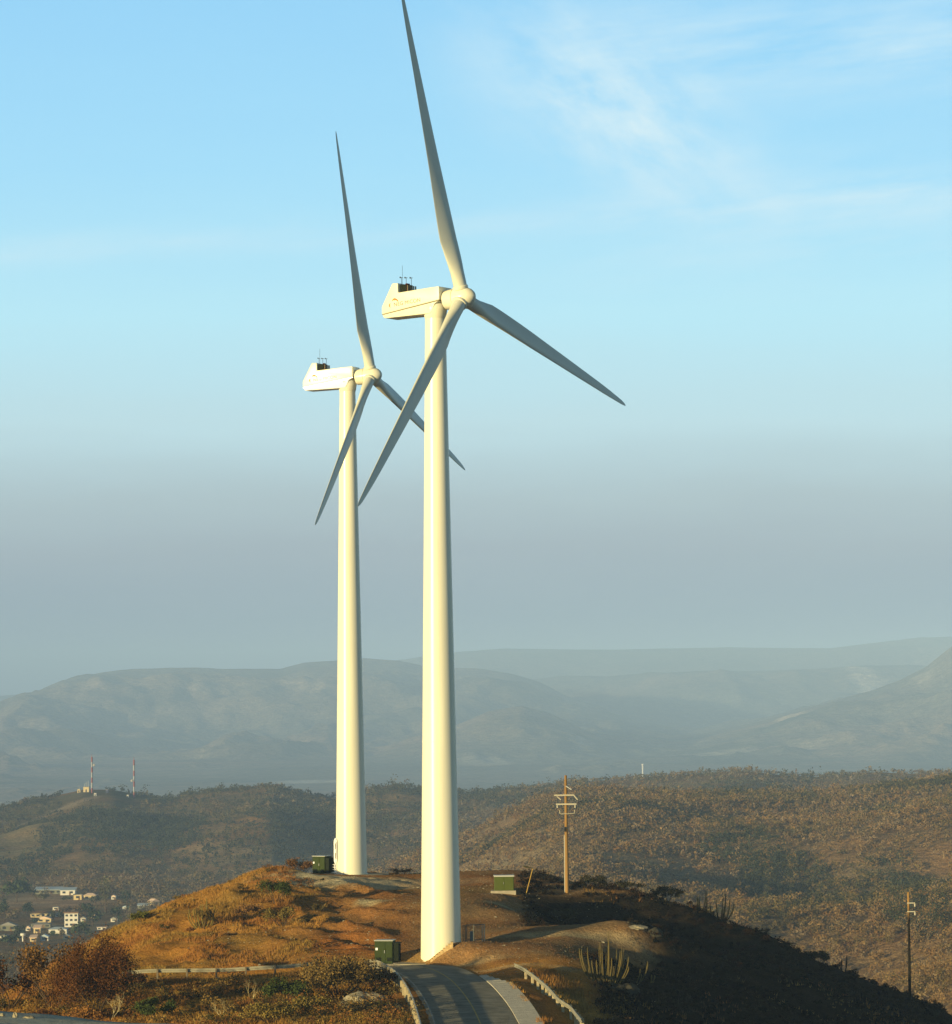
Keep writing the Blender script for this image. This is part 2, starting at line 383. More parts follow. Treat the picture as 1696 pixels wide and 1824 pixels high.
NU, NY = 420, 420
uu = np.linspace(-0.215, 0.225, NU); yy = np.linspace(165, 470, NY)
GU, GY = np.meshgrid(uu, yy); GX = GU * GY
GZ = tps_eval(GX, GY)
pad_pts = [(at(786,1712,300), 4.0), (at(626,1558,378), 7.0), (at(690,1712,300), 2.5), (at(572,1560,376), 3.0), (at(898,1588,350), 2.5)]
flat = np.ones_like(GZ)
for p, r in pad_pts: flat *= sstep(r * 0.6, r * 1.6, np.hypot(GX - p.x, GY - p.y))
rd, rz_, rs = road_dist(GX, GY); rd = rd.reshape(GZ.shape); rz_ = rz_.reshape(GZ.shape); rs = rs.reshape(GZ.shape)
slope_zone = sstep(-4, -12, GX) * sstep(300, 306, GY) + sstep(9, 15, GX)
GZ += flat * sstep(4.5, 9, rd) * (0.55 * fbm(GX, GY, 11, 4, 3) * (0.35 + 0.9 * np.clip(slope_zone, 0, 1)) + 0.16 * fbm(GX, GY, 2.2, 4, 9) * (0.5 + np.clip(slope_zone, 0, 1))
      + 0.7 * np.clip(slope_zone, 0, 1) * fbm(GX * 0.9 + GY * 0.5, GY * 0.35 - GX * 0.2, 5.5, 3, 21, ridged=True))
GZ += flat * sstep(4.5, 9, rd) * 0.05 * fbm(GX, GY, 0.9, 3, 71)
wr = 1 - sstep(3.6, np.where((GX < -9), 4.6, 6.5), rd)
keep = sstep(295.2, 296.6, GY) * sstep(-4.6, -3.6, GX)        # the bank at the tower foot stays
wr = wr * (1 - keep)
GZ = GZ * (1 - wr) + (rz_ - 0.06) * wr
def bil(G, u0_, u1_, y0_, y1_, x, y):
    n_y, n_u = G.shape
    fu = np.clip((np.asarray(x) / np.asarray(y) - u0_) / (u1_ - u0_) * (n_u - 1), 0, n_u - 1.001); fy = np.clip((np.asarray(y) - y0_) / (y1_ - y0_) * (n_y - 1), 0, n_y - 1.001)
    iu = fu.astype(int); iy = fy.astype(int); a = fu - iu; b = fy - iy
    return (G[iy, iu] * (1 - a) + G[iy, iu + 1] * a) * (1 - b) + (G[iy + 1, iu] * (1 - a) + G[iy + 1, iu + 1] * a) * b
def ground(x, y): return bil(GZ, uu[0], uu[-1], yy[0], yy[-1], np.asarray(x, float), np.asarray(y, float))
def hit_near(px, py, y0=236, y1=440):
    ys = np.arange(y0, y1, 0.25); d = ray(px, py)
    g = ground(d.x * ys, ys); k = np.where(d.z * ys <= g)[0]
    Y = ys[k[0]] if len(k) else y1
    return Vector((d.x * Y, Y, float(ground(d.x * Y, Y))))
def on_near(px, Y, py=1700):
    d = ray(px, py); return Vector((d.x * Y, Y, float(ground(d.x * Y, Y))))

# colours of the near ground by place
def blob(px, py, rx, ry, soft=0.5):
    c = hit_near(px, py); d = np.hypot((GX - c.x) / rx, (GY - c.y) / ry)
    d = d + 0.35 * fbm(GX, GY, 2.5, 4, 33)
    return 1 - sstep(1 - soft, 1 + soft, d)
grassc = np.array((0.36, 0.185, 0.040)); dirtc = np.array((0.30, 0.145, 0.046)); brownc = np.array((0.26, 0.155, 0.068)); palec = np.array((0.50, 0.40, 0.22)); shadec = np.array((0.022, 0.017, 0.010))
C = np.ones(GZ.shape + (3,)) * grassc
def lay(mask, c, k=1.0):
    global C
    m = np.clip(mask * k, 0, 1)[..., None]; C = C * (1 - m) + np.array(c) * m
nzz = fbm(GX, GY, 14, 4, 5)
lay(sstep(-22, -10, GX + 5 * nzz) * sstep(300, 303, GY), dirtc)
lay(sstep(-9, -2, GX + 4 * nzz) * sstep(287, 296, GY + 3 * nzz), brownc)
lay(sstep(0.1, 0.5, nzz), grassc * 0.8, 0.5)
lay(sstep(3.2, 5.5, GX + .7 * nzz) * sstep(314, 318, GY) * sstep(353, 349, GY), shadec)  # shade of the hollow painted into the soil colour
lay(sstep(8.2, 10.5, GX + nzz) * sstep(304, 298, GY), shadec)  # slope below the shelf: shade painted into the soil
lay(sstep(13.5, 16, GX + nzz), shadec)  # far right slope, soil blackened as painted shade
sh = 1 - sstep(3.2, 4.8, np.abs(rs)) 
lay((1 - sstep(5.5, 8.0, rd)) * sstep(300, 285, GY) * sstep(-9, -7, GX), (0.34, 0.17, 0.05), 0.7)
for a in ((690,1572,9,5),(735,1578,7,4),(600,1563,6,1.6),(660,1606,1.6,1.2),(590,1575,1.8,3.0),(885,1610,1.5,.6)): lay(blob(*a), palec, 0.8)
for a in ((1040,1667,5.5,1.1),(960,1668,4,0.9),(850,1714,3.5,1.0),(905,1722,3,0.8),(1000,1725,1.6,.5),(890,1697,1.2,.3),(560,1568,7,1.2)): lay(blob(*a), palec, 0.45)
for a in ((690,1570,10,6.5),(560,1566,6,3.0),(620,1566,8,4.5)): lay(blob(*a), (0.52, 0.41, 0.24), 0.75)
lay(blob(640,1680,4,8), (0.32, 0.125, 0.030), 0.6); lay(blob(840,1570,7,10), (0.28, 0.12, 0.04), 0.6)
F = np.arange(NU * NY).reshape(NY, NU); F = np.stack([F[:-1, :-1], F[:-1, 1:], F[1:, 1:], F[1:, :-1]], -1).reshape(-1, 4)
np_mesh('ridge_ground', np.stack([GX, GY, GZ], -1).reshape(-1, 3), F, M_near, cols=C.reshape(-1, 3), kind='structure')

# road, shoulder and painted lines as ribbons lying on each other
def ribbon(name, i0, i1, o0, o1, lift, m, edge=None, jag=0):
    idx = np.arange(i0, i1); V = []; 
    offs = np.linspace(o0, o1, max(2, int(abs(o1 - o0) / 0.8) + 2)) if abs(o1 - o0) > 0.5 else np.array([o0, o1])
    nn = len(offs)
    for i in idx:
        for k, o in enumerate(offs):
            oo = o + (jag * (random.random() - 0.5) if k in (0, nn - 1) else 0)
            V.append((road[i, 0] + nrm[i, 0] * oo, road[i, 1] + nrm[i, 1] * oo, road[i, 2] + lift - 0.012 * abs(oo) ))
    G = np.arange(len(V)).reshape(len(idx), nn)
    Fq = np.stack([G[:-1, :-1], G[:-1, 1:], G[1:, 1:], G[1:, :-1]], -1).reshape(-1, 4)
    if (o1 > o0): Fq = Fq[:, ::1]
    return np_mesh(name, V, Fq, m, kind='structure')
NR = len(road)
i_top = int(np.argmin(np.abs(road[:, 1] - 285))); i_t2 = int(np.argmin(np.hypot(road[:, 0] + 7, road[:, 1] - 295)))
ribbon('road', 0, NR, -3.1, 3.0, 0.03, M_asph, jag=0.12)
ribbon('road_edge_line', 0, NR, -2.85, -2.74, 0.036, M_line_w)
ribbon('road_centre_line', 0, NR, 0.32, 0.42, 0.036, M_line_y)
# concrete shoulder, cast in bays, as a raised strip with real thickness
def shoulder():
    mb = MB(); i = 2
    while road[i, 1] < 283.5:
        k = min(i + 2, NR - 1); g = 0.012
        taper = 1.0 if road[i, 1] < 276 else max(0.35, (285 - road[i, 1]) / 9)
        a, b = road[i], road[k]; na, nb = nrm[i], nrm[k]
        def pt(p, n_, o, z): return (p[0] + n_[0] * o, p[1] + n_[1] * o, p[2] + z)
        pa = a + (b - a) * g
        o0, o1 = 3.05, 3.05 + 1.7 * taper
        vs = [pt(pa, na, o0, -.1), pt(pa, na, o1, -.1), pt(b, nb, o1, -.1), pt(b, nb, o0, -.1), pt(pa, na, o0, .04), pt(pa, na, o1, .09), pt(b, nb, o1, .09), pt(b, nb, o0, .04)]
        mb.add(vs, [(3, 2, 1, 0), (4, 5, 6, 7), (0, 1, 5, 4), (1, 2, 6, 5), (2, 3, 7, 6), (3, 0, 4, 7)]); i = k
    o = mb.build('concrete_shoulder', M_conc); o['kind'] = 'structure'
shoulder()

# foreground embankment at the lower left: gravel verge and a strip of asphalt in front of it
def embankment():
    nx, ny = 90, 70
    xs = np.linspace(-16, 4, nx); ys = np.linspace(30, 66, ny); X, Y = np.meshgrid(xs, ys)
    e0, e1 = at(0, 1797, 60), at(340, 1825, 60)
    sl = (e1.z - e0.z) / (e1.x - e0.x)
    Z = e0.z + sl * (X - e0.x) - 0.02 * (60 - Y)
    Z = Z - 0.55 * np.clip(Y - 60.0, 0, None) ** 1.3 + 0.05 * fbm(X, Y, 1.2, 4, 4) * sstep(48, 52, Y) + 0.02 * fbm(X, Y, .35, 3, 8) * sstep(48, 52, Y)
    Z -= 0.5 * np.clip(X + 2.5, 0, None)
    G = np.arange(nx * ny).reshape(ny, nx); Fq = np.stack([G[:-1, :-1], G[:-1, 1:], G[1:, 1:], G[1:, :-1]], -1).reshape(-1, 4)
    cc = np.ones(X.shape + (3,)) * np.array((0.50, 0.49, 0.38)); f = sstep(-.1, .5, fbm(X, Y, .5, 4, 11))[..., None]; cc = cc * (1 - .5 * f) + np.array((.62, .58, .46)) * .5 * f
    np_mesh('gravel_verge', np.stack([X, Y, Z], -1).reshape(-1, 3), Fq, mat_attr('gravel', 1, .05, .5, (3, 25), .8, .03, 14), cols=cc.reshape(-1, 3), kind='structure')
    # asphalt sheet nearer than the verge
    m = (Y[:-1, :-1] < 57.4)
    Fl = Fq[m.ravel()]
    Z2 = e0.z + sl * (X - e0.x) - 0.02 * (60 - Y) - 0.5 * np.clip(X + 2.5, 0, None) + 0.05
    np_mesh('upper_road', np.stack([X, Y, Z2], -1).reshape(-1, 3), Fl, M_lot, kind='structure')
    return lambda x, y: e0.z + sl * (x - e0.x) - 0.02 * (60 - y)
emb = embankment()

# ------------------------------------------------------------------ middle-distance hills
def prof(pts, Yr):
    a = np.array([tuple(at(px, py, Yr)) for px, py in pts]); return lambda u: np.interp(u, a[:, 0] / Yr, a[:, 2])
ridgeA = prof([(-500,1470),(-200,1450),(0,1442),(80,1424),(150,1409),(200,1409),(240,1416),(300,1424),(380,1409),(480,1399),(540,1413),(600,1425),(660,1408),(710,1401),(750,1406),(830,1416),(900,1414),(1000,1418),(1300,1420),(2300,1430)], 2900)
ridgeB = prof([(-600,1680),(500,1640),(640,1585),(700,1548),(760,1518),(840,1488),(900,1455),(960,1426),(1010,1412),(1060,1408),(1120,1410),(1200,1415),(1350,1417),(1450,1416),(1540,1406),(1620,1394),(1696,1384),(1900,1366),(2300,1360)], 1750)
ridgeC = prof([(-600,1500),(700,1440),(900,1420),(1000,1402),(1060,1391),(1120,1389),(1170,1382),(1240,1378),(1300,1373),(1340,1374),(1400,1381),(1450,1384),(1500,1378),(1560,1374),(1620,1377),(1750,1372),(2300,1372)], 2700)
yv = np.array([350, 600, 900, 1200, 1500, 2000, 2300, 2700, 3300, 4200, 5600, 7000.]); zv = np.array([-78, -82, -90, -100, -109.5, -120, -125, -130, -150, -190, -262, -266.])
def zmid(x, y):
    u = x / y
    fl = np.interp(y, yv, zv) + 5 * fbm(x, y, 420, 4, 40)
    rel = 9 * fbm(x, y, 300, 5, 50, ridged=True) + 3.5 * fbm(x, y, 80, 4, 60)
    rel = rel * 1.0
    def rg(cr, Yr, wf, dep, wb, amp):
        t = (Yr - y); tf = np.clip(t / wf, 0, 3); tb = np.clip(-t / wb, 0, 4)
        return cr - dep * tf ** 1.15 - 60 * tb ** 1.4 + rel * amp * np.clip(tf * 2.6 + tb, 0.04, 1)
    A = rg(ridgeA(u), 2900, 600, 27, 900, 1.7)
    B = rg(ridgeB(u), 1750, 850, 22, 700, 1.35)
    Cc = rg(ridgeC(u), 2700, 800, 30, 900, 0.7)
    k = 5.0; st = np.stack([fl, A, B, Cc]); mx = st.max(0)
    return mx + k * np.log(np.exp((st - mx) / k).sum(0)) - k * 0.15
MU, MY = 520, 420
mu = np.linspace(-0.30, 0.30, MU); ty = np.linspace(0, 1, MY); my = 360 * (6800 / 360) ** ty
U, Ym = np.meshgrid(mu, my); Xm = U * Ym; Zm = zmid(Xm, Ym)
Zm -= 40 * sstep(520, 380, Ym)
def ground_mid(x, y):
    fy = np.log(np.asarray(y, float) / 360) / math.log(6800 / 360)
    fu = np.clip((np.asarray(x) / np.asarray(y) - mu[0]) / (mu[-1] - mu[0]) * (MU - 1), 0, MU - 1.001); fy = np.clip(fy * (MY - 1), 0, MY - 1.001)
    iu = fu.astype(int); iy = fy.astype(int); a = fu - iu; b = fy - iy
    return (Zm[iy, iu] * (1 - a) + Zm[iy, iu + 1] * a) * (1 - b) + (Zm[iy + 1, iu] * (1 - a) + Zm[iy + 1, iu + 1] * a) * b
def hit_mid(px, py, y0=600, y1=6500):
    ys = np.arange(y0, y1, 2.0); d = ray(px, py); g = ground_mid(d.x * ys, ys); k = np.where(d.z * ys <= g)[0]
    Y = ys[k[0]] if len(k) else y1
    return Vector((d.x * Y, Y, float(ground_mid(d.x * Y, Y))))
PXm = CX + FPX * U - 4.5; 
cm = np.ones(U.shape + (3,)) * np.array((0.235, 0.150, 0.070))
f = sstep(-.2, .5, fbm(Xm, Ym, 160, 5, 70))[..., None]; cm = cm * (1 - f) + np.array((0.27, 0.195, 0.105)) * f
f = sstep(.1, .6, fbm(Xm, Ym, 260, 5, 75))[..., None]; cm = cm * (1 - f) + np.array((0.12, 0.10, 0.045)) * f
def mblob(px, py, rx, ry, c, k=1.0, soft=.4):
    global cm
    p = hit_mid(px, py); d = np.hypot((Xm - p.x) / rx, (Ym - p.y) / ry) + .35 * fbm(Xm, Ym, 60, 4, 77)
    m = ((1 - sstep(1 - soft, 1 + soft, d)) * k)[..., None]; cm = cm * (1 - m) + np.array(c) * m
mblob(70, 1607, 26, 60, (0.40, 0.26, 0.14)); mblob(120, 1607, 18, 50, (0.38, 0.25, 0.14)); mblob(60, 1505, 50, 160, (0.22, 0.17, 0.08), .8)
for tk in ([(0, 1482), (60, 1462), (110, 1440), (150, 1426), (172, 1420)],):
    for (a0, b0), (a1, b1) in zip(tk[:-1], tk[1:]):
        for q in np.linspace(0, 1, 10): mblob(a0 + (a1 - a0) * q, b0 + (b1 - b0) * q, 4, 14, (.30, .22, .13), .5)
Fm = np.arange(MU * MY).reshape(MY, MU); Fm = np.stack([Fm[:-1, :-1], Fm[:-1, 1:], Fm[1:, 1:], Fm[1:, :-1]], -1).reshape(-1, 4)
np_mesh('valley_hills', np.stack([Xm, Ym, Zm], -1).reshape(-1, 3), Fm, M_mid, cols=cm.reshape(-1, 3), kind='structure')

# ------------------------------------------------------------------ plain and mountains
m1 = prof([(-900,1330),(-400,1320),(-150,1290),(0,1258),(60,1235),(110,1213),(180,1200),(240,1193),(300,1190),(400,1193),(500,1193),(540,1183),(600,1178),(650,1174),(710,1178),(760,1190),(850,1190),(910,1200),(960,1215),(1010,1240),(1080,1262),(1200,1290),(1400,1320),(2600,1340)], 15000)
m2 = prof([(-900,1420),(600,1370),(700,1330),(770,1308),(820,1290),(870,1268),(930,1257),(980,1270),(1040,1300),(1100,1325),(1160,1350),(1300,1400),(2600,1420)], 11500)
m3 = prof([(-900,1420),(1000,1372),(1100,1340),(1150,1325),(1250,1310),(1350,1288),(1450,1260),(1550,1233),(1600,1215),(1650,1192),(1696,1154),(1760,1125),(2000,1115),(2600,1150)], 12500)
m4 = prof([(-900,1290),(700,1235),(900,1214),(1000,1203),(1080,1206),(1150,1202),(1300,1198),(1450,1192),(1520,1188),(1620,1186),(1700,1190),(2600,1220)], 17500)
m5 = prof([(-900,1260),(0,1240),(500,1205),(700,1178),(820,1162),(900,1156),(1100,1158),(1300,1153),(1480,1155),(1550,1146),(1640,1136),(1696,1135),(1900,1150),(2600,1190)], 21000)
FU, FY = 560, 420
fu_ = np.linspace(-0.30, 0.30, FU); fy_ = 5200 * (29000 / 5200) ** np.linspace(0, 1, FY)
U2, Y2 = np.meshgrid(fu_, fy_); X2 = U2 * Y2
pl = -262 + 6 * fbm(X2, Y2, 900, 4, 80)
rel2 = 110 * fbm(X2, Y2 * .6, 1100, 6, 81, 0.55, True) + 34 * fbm(X2, Y2 * .7, 330, 4, 84, .6, True)
def rg2(cr, Yr, wf, wb, amp, pw=1.25):
    t = Yr - Y2; tf = np.clip(t / wf, 0, 3); tb = np.clip(-t / wb, 0, 3)
    h = np.maximum(cr + 262, 0)
    return -262 + h * (1 - np.clip(tf, 0, 1.4) ** pw) - h * tb ** 1.2 + rel2 * amp * np.clip(tf * 2.8 + tb * 2, 0.10, 1) * np.clip(h / 120, 0, 1)
st = np.stack([pl, rg2(m1(U2), 15000, 3200, 3500, 1.0, .95), rg2(m2(U2), 11500, 1100, 1500, .6, 1.0), rg2(m3(U2), 12500, 2300, 3500, .8, .9), rg2(m4(U2), 17500, 2000, 2000, .8), rg2(m5(U2), 21000, 2200, 2500, .6)])
k = 6.0; mx = st.max(0); Z2 = mx + k * np.log(np.exp((st - mx) / k).sum(0))
Z2 -= 30 * sstep(6400, 5300, Y2)
cf = np.ones(U2.shape + (3,)) * np.array((0.15, 0.13, 0.085))
f = sstep(-.25, .45, fbm(X2, Y2, 1300, 6, 90, .6))[..., None]; cf = cf * (1 - f) + np.array((0.25, 0.20, 0.14)) * f
f = sstep(.15, .5, fbm(X2 * 0.35, Y2, 500, 5, 93))[..., None] * (mx < -240)[..., None] * .7; cf = cf * (1 - f) + np.array((0.24, 0.21, 0.14)) * f
f = sstep(.15, .55, fbm(X2, Y2, 700, 5, 96))[..., None]; cf = cf * (1 - .75 * f) + np.array((0.045, 0.052, 0.032)) * .75 * f
PX2 = CX + FPX * U2
PY2 = 1200 - FPX * Z2 / Y2
def fblob(px, py, rx, ry, Ya, Yb, c):       # bare scars of limestone on the slopes
    global cf
    sel = (Y2 > Ya) & (Y2 < Yb)
    d2_ = np.where(sel, (PX2 - px) ** 2 + (PY2 - py) ** 2, 1e9); i = np.unravel_index(d2_.argmin(), d2_.shape)
    d = np.hypot((X2 - X2[i]) / rx, (Y2 - Y2[i]) / ry) + .4 * fbm(X2, Y2, 160, 3, 97)
    m = (1 - sstep(.6, 1.3, d))[..., None]; cf = cf * (1 - m) + np.array(c) * m
fblob(1530, 1205, 70, 700, 16000, 18000, (.62, .54, .40)); fblob(1640, 1213, 32, 160, 10000, 12600, (.32, .27, .19)); fblob(1400, 1285, 40, 200, 10000, 12600, (.4, .33, .24))
fblob(860, 1358, 70, 260, 8000, 11000, (.42, .34, .22)); fblob(1035, 1322, 40, 160, 9500, 11500, (.36, .28, .19)); fblob(550, 1388, 110, 160, 5500, 9000, (.5, .45, .35)); fblob(1330, 1340, 260, 90, 8500, 12000, (.34, .29, .2))
F2 = np.arange(FU * FY).reshape(FY, FU); F2 = np.stack([F2[:-1, :-1], F2[:-1, 1:], F2[1:, 1:], F2[1:, :-1]], -1).reshape(-1, 4)
np_mesh('mountains_and_plain', np.stack([X2, Y2, Z2], -1).reshape(-1, 3), F2, M_far, cols=cf.reshape(-1, 3), kind='structure')

# ------------------------------------------------------------------ vegetation builders
def leaf_quads(cen, size, colr, flat=0.0, aspect=1.0):
    """cen (n,3), size (n,), colr (n,3) -> quads with random orientation"""
    n = len(cen)
    a = rng.normal(size=(n, 3)); a[:, 2] *= (1 - flat); a /= np.linalg.norm(a, axis=1)[:, None] + 1e-9
    b = rng.normal(size=(n, 3)); b -= a * (a * b).sum(1)[:, None]; b /= np.linalg.norm(b, axis=1)[:, None] + 1e-9
    s = size[:, None]; a = a * s * aspect; b = b * s
    V = np.stack([cen - a - b * .35, cen + a * .1 - b, cen + a + b * .3, cen - a * .15 + b], 1).reshape(-1, 3)
    Fq = np.arange(n * 4).reshape(n, 4); return V, Fq, np.repeat(colr, 4, axis=0)

PAL = np.array([(0.170, 0.120, 0.060), (0.130, 0.080, 0.036), (0.105, 0.085, 0.034), (0.038, 0.044, 0.022), (0.185, 0.150, 0.105), (0.150, 0.098, 0.038)])
def wood(name, N_, ylo, yhi, ulo, uhi, K, hlo, hhi, green, dens=None, tint=(1, 1, 1), thin=0.0):
    y = np.sqrt(rng.uniform(ylo ** 2, yhi ** 2, N_)); u = rng.uniform(ulo, uhi, N_); x = u * y
    keep = vnoise(x / 45, y / 90, 5) * .5 + vnoise(x / 12, y / 20, 6) * .5 > rng.uniform(.1 + thin, .66 + thin, N_)
    if dens is not None: keep &= dens(x, y)
    x, y = x[keep], y[keep]; n = len(x); z = ground_mid(x, y)
    h = rng.uniform(hlo, hhi, n) * np.clip(rng.lognormal(-.06, .38, n), .45, 1.9) * (0.55 + 0.9 * vnoise(x / 50, y / 80, 8)); r = h * rng.uniform(.45, .85, n)
    g = .6 * vnoise(x / 120, y / 220, 12) + .4 * vnoise(x / 25, y / 40, 13) + .22 * (rng.random(n) - .5)
    th = 1 - green
    pi = np.where(g > th + .1, 3, np.where(g > th, 2, rng.choice([0, 1, 5, 0, 4, 2], n)))
    bl = 0.0 if green > .9 else .10
    c = (PAL[pi] * (1 - bl) + np.array((.125, .090, .045)) * bl) * rng.uniform(.74, 1.2, n)[:, None] * np.array(tint)
    d = rng.normal(size=(n, K, 3)); d /= np.linalg.norm(d, axis=2)[..., None]; d *= rng.random((n, K, 1)) ** .45
    nb = 4; lobc = rng.normal(size=(n, nb, 3)) * .42; li = rng.integers(0, nb, (n, K)); d = d * .62 + lobc[np.arange(n)[:, None], li]
    cen = np.stack([x, y, z + h * .5], 1)[:, None] + d * np.stack([r, r, h * .48], 1)[:, None]
    size = np.repeat(np.minimum(r * .21, .185 * y / 1000)[:, None], K, 1) * rng.uniform(.5, 1.25, (n, K))
    cc = c[:, None] * rng.uniform(.82, 1.18, (n, K, 1))
    V, Fq, cl = leaf_quads(cen.reshape(-1, 3), size.ravel(), cc.reshape(-1, 3), aspect=1.5)
    o = np_mesh(name, V, Fq, M_leaf, cols=cl, smooth=False)
    return o, n
village_p = [hit_mid(px, py) for px, py in ((75, 1585), (125, 1592), (160, 1600), (75, 1630), (80, 1645), (128, 1640), (15, 1655), (70, 1608), (120, 1610), (100, 1655), (65, 1660), (30, 1612), (45, 1600), (41, 1680), (204, 1642), (203, 1602), (149, 1641), (182, 1656), (8, 1672), (28, 1676), (120, 1672), (60, 1676), (168, 1636), (100, 1620), (224, 1618))]
tracks = [[(0, 1482), (60, 1462), (110, 1440), (150, 1426), (172, 1420)]]
tr = []
for tk in tracks:
    for (a0, b0), (a1, b1) in zip(tk[:-1], tk[1:]):
        for q in np.linspace(0, 1, 14): tr.append(hit_mid(a0 + (a1 - a0) * q, b0 + (b1 - b0) * q))
meadow = [hit_mid(px, py) for px, py in ((20, 1500), (60, 1495), (90, 1510), (120, 1530), (40, 1520))]
def on_track(x, y):
    k = np.ones(len(x), bool)
    for p in tr: k &= np.hypot((x - p.x) / 3.5, (y - p.y) / 11) > 1
    for p in meadow: k &= (np.hypot((x - p.x) / 22, (y - p.y) / 60) > 1) | (rng.random(len(x)) < .12)
    return k
station_p = [hit_mid(px, py, 2200) for px, py in ((154, 1408), (141, 1409), (170, 1418), (228, 1420), (191, 1411), (239, 1421), (164, 1413))]
def not_village(x, y):
    k = np.ones(len(x), bool)
    for p in station_p: k &= ~((np.abs(x - p.x) < 14) & (y > p.y - 120) & (y < p.y + 40))
    for p in village_p: k &= ~((np.abs(x - p.x) < 8.5) & (y > p.y - 85) & (y < p.y + 14))
    return k
o, n = wood('hillside_scrub', 19000, 760, 1250, -0.03, 0.17, 72, 1.0, 2.7, .42, on_track, (1.24, 1.12, .90), .01); tag(o, 'dry grey brown scrub on the lower part of the right hand valley hill', 'scrub', kind='stuff')
o, n = wood('hillside_scrub', 22000, 1250, 1790, -0.03, 0.17, 34, 1.2, 3.0, .44, on_track, (1.24, 1.12, .92), .0); tag(o, 'dry scrub on the upper part and skyline of the right hand valley hill', 'scrub', kind='stuff')
o, n = wood('valley_woodland', 24000, 1000, 2960, -0.17, 0.03, 26, 1.7, 4.4, .54, lambda x, y: not_village(x, y) & on_track(x, y), (.92, .92, .88), .0); tag(o, 'mixed dry woodland covering the left valley and its low ridge', 'woodland', kind='stuff')
o, n = wood('ridge_scrub', 10000, 1790, 2760, 0.0, 0.17, 20, 1.8, 3.6, .5); tag(o, 'hazy scrub on the low ridge behind the right hand hill', 'scrub', kind='stuff')
# darker wood on the left ridge, its dark green painting in hill shade
dw = [hit_mid(px, py) for px, py in ((130, 1470), (180, 1465), (230, 1470), (280, 1480), (300, 1500), (220, 1495), (60, 1530), (20, 1545))]
def in_dark(x, y):
    k = np.zeros(len(x), bool)
    for p in dw: k |= (np.hypot((x - p.x) / 22, (y - p.y) / 110) + .5 * fbm(x, y, 40, 3, 14) < 1)
    return k & not_village(x, y)
o, n = wood('shade_dark_wood', 20000, 1700, 2900, -0.17, -0.06, 24, 3.0, 5.0, .98, in_dark); tag(o, 'dark green wood painting in shade on the left ridge below the radio masts', 'woodland', kind='stuff')

dw2 = [hit_mid(px, py) for px, py in ((1345, 1505), (1375, 1520), (1400, 1545), (1430, 1560), (1360, 1565), (1290, 1515), (1600, 1580), (1640, 1640))]
def in_gully(x, y):
    k = np.zeros(len(x), bool)
    for p in dw2: k |= (np.hypot((x - p.x) / 8, (y - p.y) / 38) + .6 * fbm(x, y, 18, 3, 15) < 1)
    return k
o, n = wood('gully_thicket', 24000, 900, 1600, 0.05, 0.15, 30, 2.0, 3.8, .98, in_gully); tag(o, 'dark green thickets in the gullies of the right hand valley hill', 'thicket', kind='stuff')
